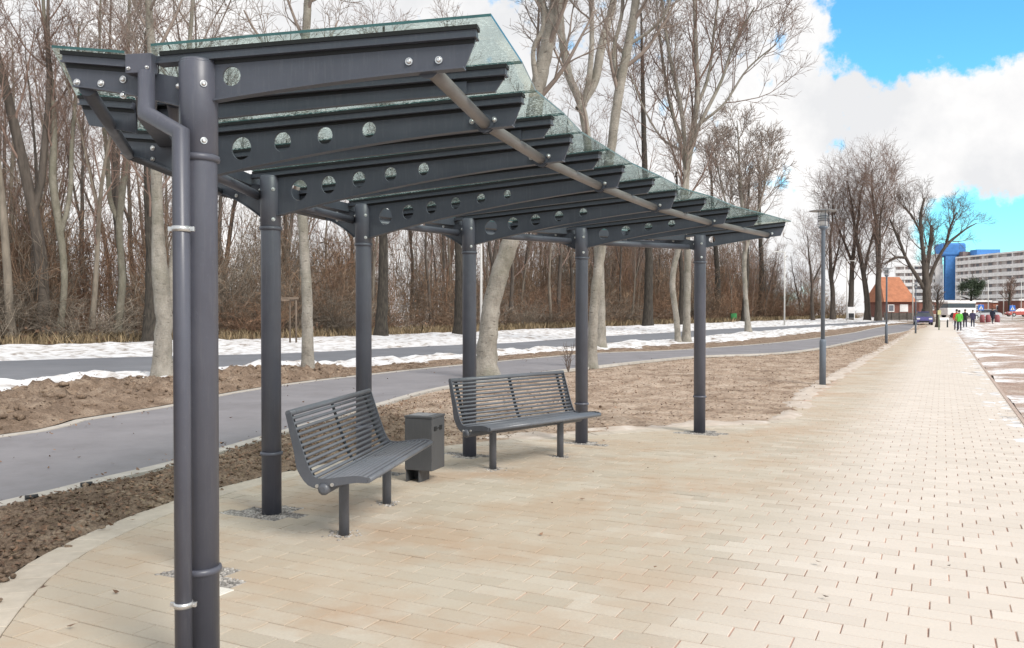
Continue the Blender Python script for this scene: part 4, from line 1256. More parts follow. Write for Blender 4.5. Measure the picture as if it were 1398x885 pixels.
# dark green pine
r9 = np.random.default_rng(6); Y = 145; pb = PY(1326, 432, Y)
pe = empty('pine_tree', (pb.x, Y, gz(0, Y)), 0, 'dark green round crowned pine before the white flats', 'tree')
a = Acc(); tr = branch(r9, (0, 0, -.1), (0, 0, 1), 6.2, 6, .03, .05); a.tube(tr, np.linspace(.28, .1, 7), 8)
for k in range(9): q = branch(r9, tr[r9.integers(3, 7)], (r9.normal(0, 1), r9.normal(0, 1), .4), 1.9, 3, .1, .1); a.tube(q, np.linspace(.1, .03, 4), 5)
obj('trunk', *a.get(), dark_bark, pe, smooth=True)
n = 5200
cl = r9.normal(0, 1, (26, 3)); cl /= np.linalg.norm(cl, axis=1)[:, None]; cl = cl * r9.uniform(.5, 1, (26, 1)) * np.array((1.9, 1.9, 1.5)) + np.array((0, 0, 5.1))
pts = cl[r9.integers(0, 26, n)] + r9.normal(0, .32, (n, 3))
u = r9.normal(0, 1, (n, 3)); u /= np.linalg.norm(u, axis=1)[:, None]; w = np.cross(u, r9.normal(0, 1, (n, 3))); w /= np.linalg.norm(w, axis=1)[:, None]
q = np.stack([pts - u * .17, pts + w * .05, pts + u * .17, pts - w * .05], 1)
obj('crown', q.reshape(-1, 3), np.arange(n * 4).reshape(-1, 4), M('pine_needles', [(.3, (.03, .05, .028)), (.7, (.07, .095, .055))], scale=1, rough=.8, bmp=0, island=.4), pe)

# --- thicket (nobody could count it)
def shrub_var(seed, h, nst, rm):
    r = np.random.default_rng(seed); a = Acc()
    for k in range(nst):
        b0 = np.array((r.normal(0, .55), r.normal(0, .55), 0)); d = (r.normal(0, .38), r.normal(0, .38), 1)
        q = branch(r, b0, d, h * r.uniform(.5, 1.1), 5, .13, -.01); rr = np.linspace(rm, rm * .5, 6); a.tube(q, rr, 3)
        for j in range(7):
            t = r.integers(1, 6); q2 = branch(r, q[t], perp_dir(r, q[t] - q[t - 1], .75, r.uniform(0, 6.28)), h * r.uniform(.12, .32), 3, .2, .01); a.tube(q2, np.linspace(rm * .65, rm * .4, 4), 3)
            for jj in range(2):
                q3 = branch(r, q2[r.integers(1, 3)], perp_dir(r, q2[-1] - q2[0], .7, r.uniform(0, 6.28)), h * .12, 2, .2, 0); a.tube(q3, np.linspace(rm * .45, rm * .35, 3), 3)
    return a.get()
def scatter(name, variants, places, mat):
    A = Acc()
    for (x, y, z, s, sz, rot, k) in places:
        v, f_ = variants[k]; c, sn = math.cos(rot), math.sin(rot)
        vv = np.stack([(v[:, 0] * c - v[:, 1] * sn) * s + x, (v[:, 0] * sn + v[:, 1] * c) * s + y, v[:, 2] * sz + z], -1)
        A.add(vv, f_)
    return tag(obj(name, *A.get(), mat), kind='stuff')
vs = [shrub_var(500 + k, 4.2, 20, .019) for k in range(6)]
places = []
leafp = []
grassp = []
for i in range(0, 400):
    p = wl2[i]; px = 699 + F * p[0] / p[1]
    if px < -160 or px > 1172 or p[1] > 210: continue
    step = np.linalg.norm(wl2[min(399, i + 1)] - wl2[i])
    for row, (off, cnt, hs) in enumerate(((1.4, .45, .55), (4.0, .50, .95), (8.5, .46, 1.35), (13, .55, 1.8), (19, .60, 2.2), (27, .60, 2.6), (38, .60, 3.0))):
        lam = step * cnt
        for _ in range(int(lam) + (rnd.random() < lam - int(lam))):
            q = p + on[i] * (off + rnd.gauss(0, off * .25)) + tn[i] * rnd.uniform(-.6, .6)
            far = 1.0 if px < 700 else (.9 if px < 900 else 1.35)
            s = rnd.uniform(.8, 1.25)
            places.append((q[0], q[1], gz(*q) - .05, s, s * hs * rnd.uniform(.75, 1.2) * far, rnd.uniform(0, 6.28), rnd.randrange(6)))
    for _ in range(int(step * 60)):
        dd = abs(rnd.gauss(0, 3.2)) + .2; q = p + on[i] * dd + tn[i] * rnd.uniform(-.6, .6)
        leafp.append((q[0], q[1], gz(*q) + abs(rnd.gauss(0, .7)) * min(1, dd)))
    for _ in range(int(step * 34)):
        q = p + on[i] * (rnd.gauss(.4, .6)) + tn[i] * rnd.uniform(-.6, .6); grassp.append((q[0], q[1], gz(*q)))
brush_r = M('brush_russet', [(.3, (.10, .055, .036)), (.55, (.25, .145, .09)), (.75, (.36, .22, .135))], scale=.3, rough=.95, bmp=0, island=.6)
brush_g = M('brush_grey', [(.3, (.10, .082, .064)), (.55, (.22, .18, .14)), (.75, (.34, .29, .23))], scale=.3, rough=.95, bmp=0, island=.6)
grp = [[], [], []]
for q in places:
    v_ = fbm(q[0], q[1], .12, 3, 77) + rnd.gauss(0, .22)
    grp[0 if abs(v_) < .22 else (1 if v_ > 0 else 2)].append(q)
for g_, m_ in zip(grp, (brush_m, brush_r, brush_g)):
    if g_: scatter('undergrowth', vs, g_, m_)
leaves(leafp, (.10, .30), 'bramble_leaves', dryleaf, .9)
VGRASS = pick(VV, 9000, .02, .97, 0, .7) + pick(VM, 1500, .05, .95)
# dry grass tufts: curved blades
def blades(points, h, name, mat, wd=1.0, ln=.35):
    n = len(points); P = np.array(points); a = rng.uniform(0, 6.28, n); hh = rng.uniform(h[0], h[1], n)
    side = np.stack([np.cos(a), np.sin(a), np.zeros(n)], -1) * rng.uniform(.006, .016, (n, 1)) * (1 + P[:, 1:2] / 40) * wd
    lean = np.stack([rng.normal(0, ln, n), rng.normal(0, ln, n), np.ones(n)], -1); lean2 = lean + np.stack([rng.normal(0, .4, n), rng.normal(0, .4, n), np.zeros(n)], -1)
    m = P + lean * hh[:, None] * .55; t = m + lean2 * hh[:, None] * .4
    q = np.stack([P - side, P + side, m + side * .7, t, m - side * .7], 1)
    return tag(obj(name, q.reshape(-1, 3), np.arange(n * 5).reshape(-1, 5), mat), kind='stuff')
g3 = []
for p in grassp:
    for _ in range(3): g3.append((p[0] + rnd.gauss(0, .12), p[1] + rnd.gauss(0, .12), p[2]))
blades(g3, (.25, .8), 'dry_grass', drygrass)
blades([(p[0], p[1], p[2]) for p in VGRASS], (.012, .035), 'dry_grass', drygrass, .28, 1.6)

# tree stake frame
x, y = G(393, 469)
sf = empty('stake_frame', (x, y, 0), 0, 'wooden three legged tree stake frame beyond the road, right of the second post', 'tree stakes')
wm = two('stake_wood', (.16, .12, .09), .25, scale=5, rough=.9, bmp=.2)
for dx, dy in ((-.5, -.2), (.5, -.2), (0, .45)): MB().tube([(dx, dy, -.1), (dx, dy, 2.5)], .05, 8).build('stake', wm, sf)
MB().box((0, -.25, 2.42), (1.3, .05, .12)).build('crossbar', wm, sf); MB().box((.25, .12, 2.32), (.05, .8, .1), R(38)).build('crossbar', wm, sf); MB().box((-.25, .12, 2.32), (.05, .8, .1), R(-38)).build('crossbar', wm, sf)

# ================================================================== HOUSES AND FLATS
def wallmat(n, c): return two(n, c, .15, scale=1.2, rough=.9, bmp=.1)
brickw = wallmat('red_brick', (.20, .085, .065)); roofo = two('orange_tiles', (.42, .165, .085), .2, scale=1.5, rough=.8, bmp=.3, bdist=.05)
whitep = wallmat('white_render', (.78, .76, .75)); greyp = wallmat('grey_render', (.55, .53, .52)); bluep = wallmat('blue_cladding', (.075, .23, .55))
winm = two('dark_window', (.16, .17, .20), .3, scale=.5, rough=.2, bmp=0)
Y = 135
x0, x1 = PY(1206, 430, Y).x, PY(1249, 430, Y).x; zb = gz(0, Y) - .2
cx = (x0 + x1) / 2; wd = x1 - x0
eave = PY(1200, 411, Y).z - zb; rid = PY(1200, 377, Y).z - zb
hs = empty('brick_house', (cx, Y + 3.5, zb), 0, 'red brick house with a tall orange tiled roof behind the avenue trees', 'house')
MB().box((0, 0, eave / 2), (wd - .6, 7, eave)).build('wall', brickw, hs)
hw = wd / 2 + .1
mb = MB(); bm = mb.bm
A = [Vector(p) for p in ((-hw, -4.0, eave - .15), (hw, -4.0, eave - .15), (hw, 4.0, eave - .15), (-hw, 4.0, eave - .15), (-hw + 1.0, 0, rid), (hw - 1.0, 0, rid))]
v = [bm.verts.new(p) for p in A]
for fc in ((0, 1, 5, 4), (1, 2, 5), (2, 3, 4, 5), (3, 0, 4), (3, 2, 1, 0)): bm.faces.new([v[i] for i in fc])
rf = mb.build('roof', roofo, hs)
for px, w in ((1216.5, 1.0), (1234, 1.3)):
    xx = PY(px, 420, Y).x - cx
    fr = MB().box((xx, -3.52, eave - 1.15), (w, .08, 1.2)).build('window', whitep, hs)
    MB().box((xx, -3.57, eave - 1.15), (w * .75, .04, .9)).build('pane', winm if px != 1234 else whitep, fr)
# fence before the house
Yf = 118
fe = empty('garden_fence', (PY(1228, 432, Yf).x, Yf, gz(0, Yf)), 0, 'dark board fence before the orange roofed house', 'fence')
fm = two('fence_board', (.10, .085, .075), .3, scale=3, rough=.95, bmp=.1)
MB().box((0, 0, .55), (4.4, .04, 1.0)).build('board_panel', fm, fe)
for k in range(5): MB().box((-2.2 + 1.1 * k, -.06, .6), (.1, .08, 1.2)).build('post', fm, fe)

strips = M('window_strip', [(.42, (.16, .16, .18)), (.5, (.36, .27, .25)), (.58, (.55, .50, .48))], scale=1.0, rough=.4, bmp=0, stretch=(.45, .01, .01), detail=2)
def flats(name, A, B, depth, base, H, nfl, label, nb, top=None):
    """banded block from A to B (front line), floors of white parapets over window strips"""
    A, B = np.array(A), np.array(B); u = (B - A); L_ = np.linalg.norm(u); u /= L_; rz = math.atan2(u[1], u[0])
    nrm = np.array((-u[1], u[0]))
    e = empty(name, (*((A + B) / 2), base), rz, label, 'flats', 'banded white flats')
    MB().box((0, depth / 2 + .6, H / 2), (L_ - .4, depth, H)).build('wall', greyp, e)
    fh = H / nfl
    for k in range(nfl):
        MB().box((0, 0, k * fh + fh * .30), (L_, 1.2, fh * .52)).build('balcony', whitep, e)
        MB().box((0, .56, k * fh + fh * .78), (L_ - .3, .10, fh * .42)).build('window_band', strips, e)
    for j in range(0, nb + 1, 3):
        MB().box((-L_ / 2 + j * L_ / nb * .998, .1, H / 2), (.35, 1.05, H)).build('fin', whitep, e)
    MB().box((0, depth / 2, H + .3), (L_ + .3, depth + 1, .6)).build('roof', whitep, e)
    return e
Yl, Yr = 330, 285
pa = PY(1306, 400, Yl); zt = PY(1306, 351, Yl).z
slope_r = PY(1398, 343, Yr)
pr_ = PY(1405, 400, 292)
dirv = np.array((pr_.x - pa.x, 292 - Yl)); 
B2 = np.array((pa.x, Yl)) + dirv * 2.4
flats('apartment_block', (pa.x, Yl), tuple(B2), 12, 1.5, zt - 1.5 - .6, 8, 'large white banded block of flats at the photo\'s right border', 36)
pa2, pb2 = PY(1222, 400, 345), PY(1287, 400, 338)
flats('apartment_block', (pa2.x, 345), (pb2.x, 338), 12, 1.5, PY(1250, 364, 342).z - 1.5, 7, 'lower white banded block of flats behind the lone bare tree', 15)
tw = empty('stair_tower', (PY(1309, 400, 333).x, 340, 1.5), R(-10), 'bright blue stair tower rising between the two white blocks', 'tower')
zt1, zt0 = PY(1309, 331, 333).z - 1.5, PY(1309, 349, 333).z - 1.5
MB().box((0, 0, (zt1 + zt0) / 2), (9.4, 9, zt1 - zt0), bev=.8).build('tower_head', bluep, tw)
MB().box((-.9, -3.2, zt0 / 2), (4.0, 2.5, zt0)).build('shaft', bluep, tw)
MB().box((-5.0, 0, (zt0 + 1) / 2), (2.6, 6, zt0 + 1)).build('lift_shaft', greyp, tw)
ph = PY(1336, 347, 325)
o = MB().box((ph.x, 335, 1.5 + (zt - 1.5) / 2 + 1.3), (4, 5, zt - 1.5 + 2.0)).build('roof_house', two('brown_cladding', (.22, .17, .16), .1, rough=.8, bmp=0)); tag(o, 'small brown roof house on top of the right white block', 'roof house')
ph = PY(1362, 347, 318)
o = MB().box((ph.x + 2, 330, 1.5 + (zt - 1.5) / 2 + 1.5), (9, 5, zt - 1.5 + 2.6)).build('roof_house', bluep); tag(o, 'blue roof house on top of the right white block', 'roof house')
# low brick buildings
def lowb(px0, px1, pyt, Y, label, red=True):
    a_, b_ = PY(px0, 430, Y).x, PY(px1, 430, Y).x; zt_ = PY(px0, pyt, Y).z; zb_ = gz(0, Y) - .2
    e = empty('low_building', ((a_ + b_) / 2, Y + 4, zb_), 0, label, 'building', 'low brick buildings before the flats')
    w_ = b_ - a_; h_ = zt_ - zb_
    MB().box((0, 0, h_ / 2 - .2), (w_, 8, h_ - .4)).build('wall', brickw if red else two('salmon_wall', (.42, .17, .11), .15, rough=.9, bmp=.1), e)
    MB().box((0, 0, h_ - .2), (w_ + .5, 8.6, .4)).build('roof', whitep, e)
    n = max(2, int(w_ / 4))
    for k in range(n):
        fr = MB().box((-w_ / 2 + (k + .5) * w_ / n, -4.02, h_ * .5), (1.3, .08, 1.2)).build('window', whitep, e)
        MB().box((-w_ / 2 + (k + .5) * w_ / n, -4.07, h_ * .5), (1.0, .05, .9)).build('pane', winm, e and fr)
    return e
lowb(1255, 1352, 410, 185, 'long low red brick building with white roof edge behind the bus')
lowb(1356, 1386, 411, 190, 'short salmon red building between the two blue signs', False)
lowb(1392, 1450, 408, 180, 'low red brick building cut by the photo\'s right border')

# ================================================================== VEHICLES
tyre = two('tyre', (.02, .02, .022), .1, rough=.8, bmp=0); carglass = two('car_glass', (.05, .06, .075), .1, rough=.08, bmp=0)
lampw = two('headlight', (.85, .85, .85), .05, rough=.1, bmp=0)
def car(px, py_, Y, rz, col, label, name='parked_car'):
    p = PY(px, py_, Y)
    e = empty(name, (p.x, Y, gz(0, Y)), rz, label, 'car')
    pm = two(name + '_paint_' + str(px), col, .06, rough=.25, bmp=0)
    prof = [(-2.1, .28), (2.1, .28), (2.14, .55), (2.05, .78), (1.2, .92), (-1.75, .98), (-2.1, .85), (-2.15, .5)]   # x forward
    b = MB().prism([Vector((x, -.84, z)) for x, z in prof], (0, 1.68, 0)); bmesh.ops.bevel(b.bm, geom=b.bm.edges[:], offset=.06, segments=2, affect='EDGES')
    bd = b.build('body', pm, e)
    v = MB(); bm = v.bm
    lo = [(1.15, -.76, .92), (1.15, .76, .92), (-1.7, .76, .97), (-1.7, -.76, .97)]; hi = [(.35, -.58, 1.42), (.35, .58, 1.42), (-1.25, .58, 1.42), (-1.25, -.58, 1.42)]
    q = [bm.verts.new(x) for x in lo + hi]
    for f_ in ((0, 1, 5, 4), (1, 2, 6, 5), (2, 3, 7, 6), (3, 0, 4, 7), (4, 5, 6, 7)): bm.faces.new([q[i] for i in f_])
    v.build('windows', carglass, e)
    MB().box((-.45, 0, 1.44), (1.7, 1.2, .06), bev=.02).build('roof', pm, e)
    for sx in (-1.3, 1.35):
        for sy in (-.78, .78):
            w = MB().tube([(sx, sy - .1, .32), (sx, sy + .1, .32)], .32, 18).build('wheel', tyre, e)
            MB().tube([(sx, sy - .11, .32), (sx, sy + .11, .32)], .19, 14).build('rim', zinc, w)
    for sy in (-.6, .6):
        MB().box((2.06, sy, .68), (.12, .34, .16), bev=.03).build('headlight', lampw, bd)
    MB().box((2.13, 0, .42), (.06, 1.0, .14)).build('grille', tyre, bd)
    return e
car(1260, 434, 94, R(-112), (.10, .09, .25), 'dark blue car with headlights towards the camera, before the lone tree')
car(1345, 432, 128, R(160), (.62, .63, .66), 'silver car parked beside the first blue sign')
car(1391, 432, 150, R(180), (.5, .12, .10), 'reddish car at the right border beyond the snowy field')
# bus
Y = 140; p = PY(1307, 430, Y)
bs = empty('bus', (p.x, Y, gz(0, Y)), R(8), 'white bus with dark side windows standing behind the walkers', 'bus')
MB().box((0, 0, 1.0), (5.2, 2.3, 1.2), bev=.1).build('body', whitep, bs)
MB().box((0, 0, 1.95), (5.0, 2.15, .75), bev=.05).build('window_band', carglass, bs)
MB().box((0, 0, 2.50), (5.2, 2.3, .40), bev=.12).build('roof', whitep, bs)
for sx in (-1.7, 1.7):
    for sy in (-1.05, 1.05): MB().tube([(sx, sy - .12, .4), (sx, sy + .12, .4)], .4, 16).build('wheel', tyre, bs)

# ================================================================== SIGNS AND SMALL THINGS
blue_s = two('sign_blue', (.02, .14, .55), .05, rough=.4, bmp=0)
for px, py_, Y, lab in ((1339, 420, 122, 'square blue crossing sign with white triangle beside the silver car'), (1382, 421, 122, 'square blue crossing sign with white triangle near the right border')):
    p = PY(px, py_, Y); z0 = gz(0, Y)
    e = empty('road_sign', (p.x, Y, z0), 0, lab, 'road sign', 'blue crossing signs')
    MB().tube([(0, 0, 0), (0, 0, p.z - z0 + .5)], .04, 8).build('pole', zinc, e)
    h_ = p.z - z0
    MB().box((0, -.06, h_), (.82, .03, .82), bev=.02).build('sign_plate', blue_s, e)
    MB().prism([Vector((-.3, -.08, h_ - .27)), Vector((.3, -.08, h_ - .27)), Vector((0, -.08, h_ + .3))], (0, -.01, 0)).build('emblem', whitep, e)
    mb = MB(); mb.tube([(0, -.1, h_ + .05), (0, -.1, h_ - .08)], .035, 6); mb.tube([(0, -.1, h_ - .08), (-.08, -.1, h_ - .22)], .025, 6); mb.tube([(0, -.1, h_ - .08), (.08, -.1, h_ - .22)], .025, 6); mb.ball((0, -.1, h_ + .11), .04); mb.build('figure', tyre, e)
# bus stop board
Y = 112; p = PY(1162, 431, Y); z0 = gz(0, Y)
e = empty('info_board', (p.x, Y, z0), 0, 'white framed notice board with a dark panel left of the house', 'notice board')
MB().box((0, 0, 1.15), (.95, .10, 1.5), bev=.02).build('frame', whitep, e); MB().box((0, -.06, .75), (.72, .03, .62)).build('panel', tyre, e)
for sx in (-.4, .4): MB().tube([(sx, 0, 0), (sx, 0, .45)], .04, 8).build('leg', zinc, e)
# green bin far
Y = 108; p = PY(1001, 437, Y); z0 = gz(0, Y)
e = empty('green_bin', (p.x, Y, z0), 0, 'small green box in the far snow right of the last canopy post', 'bin')
gm = two('green_paint', (.06, .32, .10), .1, rough=.5, bmp=0)
MB().box((0, 0, .65), (.75, .6, .8), bev=.04).build('body', gm, e); MB().box((0, 0, 1.08), (.8, .66, .06)).build('lid', gm, e)
for sx in (-.3, .3): MB().box((sx, 0, .13), (.06, .5, .26)).build('leg', tyre, e)
# white barrier
Y = 84; p = PY(1288, 440, Y); z0 = gz(0, Y)
e = empty('barrier', (p.x, Y, z0), R(10), 'small white barrier board on dark legs left of the walkers', 'barrier')
MB().box((0, 0, .85), (1.2, .05, .3)).build('board', whitep, e)
for sx in (-.45, .45): MB().box((sx, 0, .4), (.1, .1, .8)).build('leg', tyre, e)
Y = 76; p = PY(1282, 440, Y); z0 = gz(0, Y)
e = empty('marker_post', (p.x, Y, z0), 0, 'thin greenish marker post at the end of the verge left of the white barrier', 'post')
MB().tube([(0, 0, 0), (0, 0, 1.7)], .06, 8).build('pole', two('greenish', (.25, .28, .2), .1, bmp=0), e); MB().box((0, -.05, 1.6), (.3, .03, .4)).build('plate', two('yellowish', (.5, .48, .25), .1, bmp=0), e)
mar = two('maroon', (.30, .10, .11), .1, bmp=0)
for k, (px, lab) in enumerate(((1341, 'leftmost maroon bollard near the silver car'), (1349, 'middle maroon bollard near the silver car'), (1361.5, 'rightmost maroon bollard, beside the man in black'))):
    Y = 104; p = PY(px, 436, Y); b = MB().lathe((0, 0, 0), [(.28, 0), (.28, .75), (.22, .95), (.1, 1.0)], 14).build('bollard', mar); b.location = (p.x, Y, gz(0, Y)); tag(b, lab, 'bollard', 'maroon bollards')

# ================================================================== PEOPLE
skin = two('skin', (.50, .32, .24), .05, rough=.6, bmp=0); hairm = two('dark_hair', (.04, .03, .025), .2, rough=.8, bmp=0)
def person(px, Y, rz, H, jacket, trousers, label, hair=hairm, stride=.22, hood=False, bag=False):
    p = PY(px, 440, Y); k = H / 1.75
    me = bpy.data.meshes.new('person')
    J = [((0, 0, .95), .155, .11), ((0, 0, 1.12), .155, .11), ((0, 0, 1.32), .175, .12), ((0, 0, 1.44), .10, .08), ((0, .01, 1.53), .058, .058), ((0, .02, 1.60), .085, .095), ((0, .02, 1.68), .088, .10), ((0, .02, 1.745), .05, .055),
         ((-.20, 0, 1.40), .068, .068), ((-.25, -.05, 1.14), .055, .055), ((-.25, .07, .92), .042, .042), ((-.25, .10, .84), .04, .04),
         ((.20, 0, 1.40), .068, .068), ((.25, .05, 1.14), .055, .055), ((.25, .03, .92), .042, .042), ((.25, .06, .84), .04, .04),
         ((-.095, 0, .86), .095, .095), ((-.10, stride * .6, .50), .065, .065), ((-.10, stride * .7, .09), .045, .05), ((-.10, stride * .7 + .16, .035), .035, .04),
         ((.095, 0, .86), .095, .095), ((.10, -stride * .4, .50), .065, .065), ((.10, -stride, .12), .045, .05), ((.10, -stride + .14, .04), .035, .04)]
    E = [(0, 1), (1, 2), (2, 3), (3, 4), (4, 5), (5, 6), (6, 7), (2, 8), (8, 9), (9, 10), (10, 11), (2, 12), (12, 13), (13, 14), (14, 15), (0, 16), (16, 17), (17, 18), (18, 19), (0, 20), (20, 21), (21, 22), (22, 23)]
    me.from_pydata([Vector(j[0]) * k for j in J], E, [])
    tmp = bpy.data.objects.new('tmp', me); COL.objects.link(tmp)
    sk = tmp.modifiers.new('s', 'SKIN'); sk.use_smooth_shade = True
    sb = tmp.modifiers.new('u', 'SUBSURF'); sb.levels = sb.render_levels = 2
    for v, j in zip(me.skin_vertices[0].data, J): v.radius = (j[1] * k * 1.1, j[2] * k * 1.1); v.use_root = False
    me.skin_vertices[0].data[0].use_root = True
    dg = bpy.context.evaluated_depsgraph_get(); dg.update()
    m2 = bpy.data.meshes.new_from_object(tmp.evaluated_get(dg)); bpy.data.objects.remove(tmp)
    m2.materials.clear()
    key = label[:14]
    for mt in (two('jacket ' + key, jacket, .12, scale=6, rough=.8, bmp=0), two('trousers ' + key, trousers, .12, scale=6, rough=.9, bmp=0), skin, tyre): m2.materials.append(mt)
    for pl in m2.polygons:
        z = pl.center.z / k; x = abs(pl.center.x / k)
        pl.material_index = 3 if z < .10 else (2 if z > 1.50 or (x > .2 and z < .90 and z > .7) else (0 if z > .80 else 1)); pl.use_smooth = True
    zmin = min(v.co.z for v in m2.vertices)
    o = link(bpy.data.objects.new('person', m2)); o.location = (p.x, Y, gz(0, Y) + .014 - zmin); o.rotation_euler = (0, 0, rz)
    tag(o, label, 'person', 'walkers on the path')
    mb = MB(); mb.ball((0, -.008 * k, 1.69 * k), .108 * k, sc=(.92, 1.0, 1.02)); mb.build('hood' if hood else 'hair', two('jacket ' + key, jacket) if hood else hair, o)
    mb = MB()
    for sx in (-.035, .035): mb.ball((sx * k, .118 * k, 1.665 * k), .012 * k, sub=1)
    mb.build('eyes', tyre, o)
    MB().ball((0, .125 * k, 1.635 * k), .018 * k, sub=1, sc=(.8, 1.2, 1.2)).build('nose', skin, o)
    MB().box((0, .108 * k, 1.585 * k), (.05 * k, .012 * k, .012 * k)).build('mouth', mar, o)
    if bag:
        bg = MB().box((.33 * k, .02, .95 * k), (.12, .28, .42), bev=.04).build('shopping_bag', two('white_bag', (.8, .8, .8), .05, bmp=0)); bg.location = o.location; bg.rotation_euler = (0, 0, rz)
        tag(bg, 'white bag held at the right side of the walker in dark purple', 'bag')
    return o
person(1309.5, 74, R(-20), 1.80, (.12, .50, .06), (.03, .03, .045), 'walker in a bright green jacket, nearest of the group')
person(1306, 76.5, R(-15), 1.85, (.60, .06, .04), (.05, .04, .07), 'walker in a red jacket half hidden behind the green jacket')
person(1317.5, 82, R(-25), 1.80, (.012, .012, .018), (.03, .03, .05), 'walker in a black jacket right of the green jacket')
person(1328, 84, R(-25), 1.72, (.05, .04, .09), (.03, .035, .06), 'walker in a dark purple coat carrying a white bag', bag=True)
person(1355, 98, R(-60), 1.80, (.02, .025, .05), (.02, .025, .045), 'person in dark clothes standing farther off by the silver car')

# ================================================================== SKY AND LIGHT
world = bpy.data.worlds.new('World'); scene.world = world; world.use_nodes = True
nt = world.node_tree; bg = nt.nodes['Background']; out = nt.nodes['World Output']
SUN_EL, SUN_AZ = R(40), R(140)     # azimuth clockwise from +Y: behind the camera, to the right
sky = nd(nt, 'ShaderNodeTexSky', sky_type='NISHITA'); sky.sun_disc = False
sky.sun_elevation = SUN_EL; sky.sun_rotation = SUN_AZ
sky.air_density = 1.0; sky.dust_density = .3; sky.ozone_density = 2.0
nt.links.new(mixc(nt, 1.0, sky.outputs[0], (.50, 1.08, 1.17), 'MULTIPLY'), bg.inputs[0]); bg.inputs[1].default_value = .12
tc = nd(nt, 'ShaderNodeTexCoord'); sep = nd(nt, 'ShaderNodeSeparateXYZ'); nt.links.new(tc.outputs['Generated'], sep.inputs[0])
def math_(op, a, b=None, c=None, clamp=False):
    m = nd(nt, 'ShaderNodeMath', operation=op); m.use_clamp = clamp
    for i, x in enumerate((a, b, c)):
        if x is None: continue
        if isinstance(x, (int, float)): m.inputs[i].default_value = x
        else: nt.links.new(x, m.inputs[i])
    return m.outputs[0]
# cloud deck: direction projected onto a layer overhead
zz = math_('ADD', math_('MAXIMUM', sep.outputs[2], 0.0), .22)
cmb = nd(nt, 'ShaderNodeCombineXYZ'); nt.links.new(math_('DIVIDE', sep.outputs[0], zz), cmb.inputs[0]); nt.links.new(math_('DIVIDE', sep.outputs[1], zz), cmb.inputs[1])
def wnoise(scale, detail, off=(0, 0, 0), rough=.55, src=None):
    mp = nd(nt, 'ShaderNodeMapping'); mp.inputs['Location'].default_value = off; nt.links.new(src or cmb.outputs[0], mp.inputs[0])
    n = nd(nt, 'ShaderNodeTexNoise'); n.inputs['Scale'].default_value = scale; n.inputs['Detail'].default_value = detail; n.inputs['Roughness'].default_value = rough
    nt.links.new(mp.outputs[0], n.inputs['Vector']); return n.outputs['Fac']
n1 = wnoise(9, 11, (3, 1, 0), .62, tc.outputs['Generated']); n2 = wnoise(27, 9, (0, 5, 2), .6, tc.outputs['Generated'])
base = math_('MULTIPLY_ADD', n1, .7, math_('MULTIPLY', n2, .5))       # about .6 +- .2
dens = math_('MULTIPLY_ADD', math_('SUBTRACT', base, .6), 5.6, 1.0)
def blob(px, py, r_, amt):
    d = Vector(ray(px, py)).normalized()
    vm = nd(nt, 'ShaderNodeVectorMath', operation='DISTANCE'); nt.links.new(tc.outputs['Generated'], vm.inputs[0]); vm.inputs[1].default_value = d
    x = math_('SUBTRACT', 1.0, math_('DIVIDE', vm.outputs['Value'], r_), clamp=True)
    x = math_('MULTIPLY', math_('MULTIPLY', x, x), math_('SUBTRACT', 3.0, math_('MULTIPLY', x, 2.0)))
    return math_('MULTIPLY', x, amt)
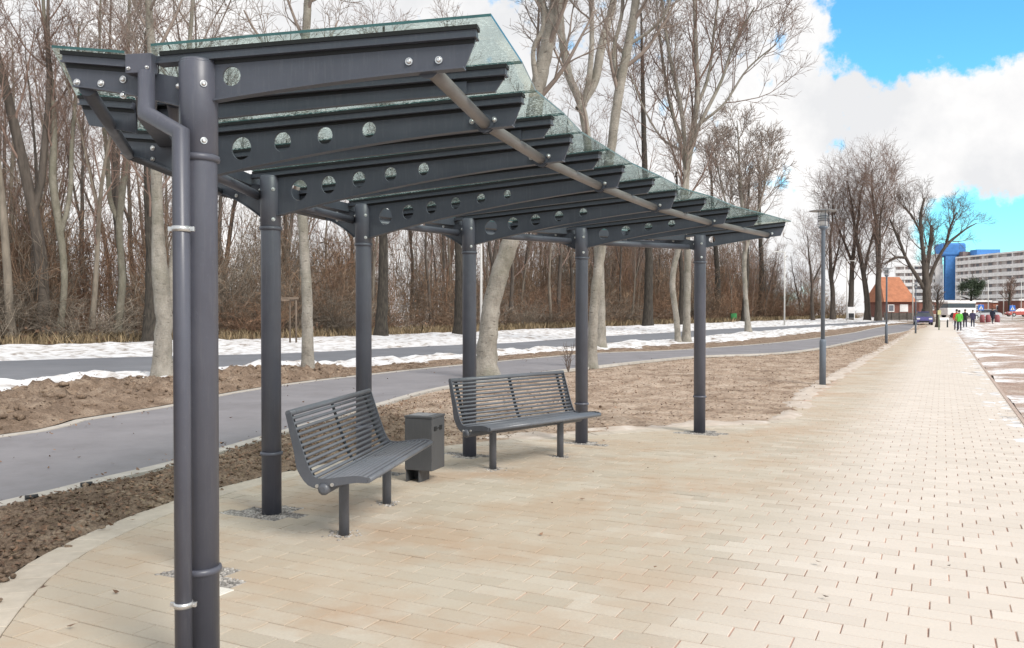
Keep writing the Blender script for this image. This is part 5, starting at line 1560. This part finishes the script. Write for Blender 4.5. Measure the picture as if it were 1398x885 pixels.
# gaps of open sky (real directions) and heavier cloud
for args in ((1265, -10, .13, -1.3), (1165, 30, .06, -.7), (1390, -20, .15, -1.2), (1205, 70, .05, -.8), (1060, 55, .04, -.7), (1372, 315, .085, -1.2), (1310, 318, .07, -1.0), (1150, 190, .11, .6), (1310, 165, .10, .7), (1400, 160, .08, .6), (1060, 240, .05, -.5), (60, 150, .25, -.12), (830, 150, .22, .7), (300, 150, .45, .9), (500, 330, .3, .5), (1000, 300, .12, .6), (1185, 405, .075, 1.3), (20, 200, .3, .4),  (1185, 140, .025, -.7)):
    dens = math_('ADD', dens, blob(*args))
mr = nd(nt, 'ShaderNodeMapRange', interpolation_type='SMOOTHSTEP'); mr.inputs[1].default_value = .30; mr.inputs[2].default_value = .90
nt.links.new(dens, mr.inputs[0])
bgc = nd(nt, 'ShaderNodeBackground')
shade = wnoise(5, 7, (7, 7, 1), .6, tc.outputs['Generated'])
cr = nd(nt, 'ShaderNodeValToRGB'); cr.color_ramp.elements[0].position = .38; cr.color_ramp.elements[0].color = (.77, .775, .79, 1); cr.color_ramp.elements[1].position = .6; cr.color_ramp.elements[1].color = (1, .985, .97, 1)
nt.links.new(shade, cr.inputs[0]); nt.links.new(cr.outputs[0], bgc.inputs[0]); bgc.inputs[1].default_value = .63
mx = nd(nt, 'ShaderNodeMixShader'); nt.links.new(mr.outputs[0], mx.inputs[0]); nt.links.new(bg.outputs[0], mx.inputs[1]); nt.links.new(bgc.outputs[0], mx.inputs[2])
nt.links.new(mx.outputs[0], out.inputs[0])

sl = bpy.data.lights.new('sun', 'SUN'); sl.energy = 1.9; sl.angle = R(20); sl.color = (1, .95, .88)
so = bpy.data.objects.new('sun', sl); COL.objects.link(so)
sd = Vector((math.sin(SUN_AZ) * math.cos(SUN_EL), math.cos(SUN_AZ) * math.cos(SUN_EL), math.sin(SUN_EL)))
so.rotation_euler = (-sd).to_track_quat('-Z', 'Y').to_euler()

cam = bpy.data.cameras.new('camera'); cam.sensor_width = 36; cam.lens = F / W0 * 36; cam.clip_end = 3000; cam.clip_start = .05
co = bpy.data.objects.new('camera', cam); COL.objects.link(co); co.location = (0, 0, CAMZ); co.rotation_euler = (math.pi / 2 - PITCH, 0, 0)
scene.camera = co
vs_ = scene.view_settings; vs_.view_transform = 'Standard'; vs_.look = 'None'; vs_.exposure = .82; vs_.gamma = 1
scene.cycles.max_bounces = 8; scene.cycles.transparent_max_bounces = 24; scene.cycles.use_denoising = True
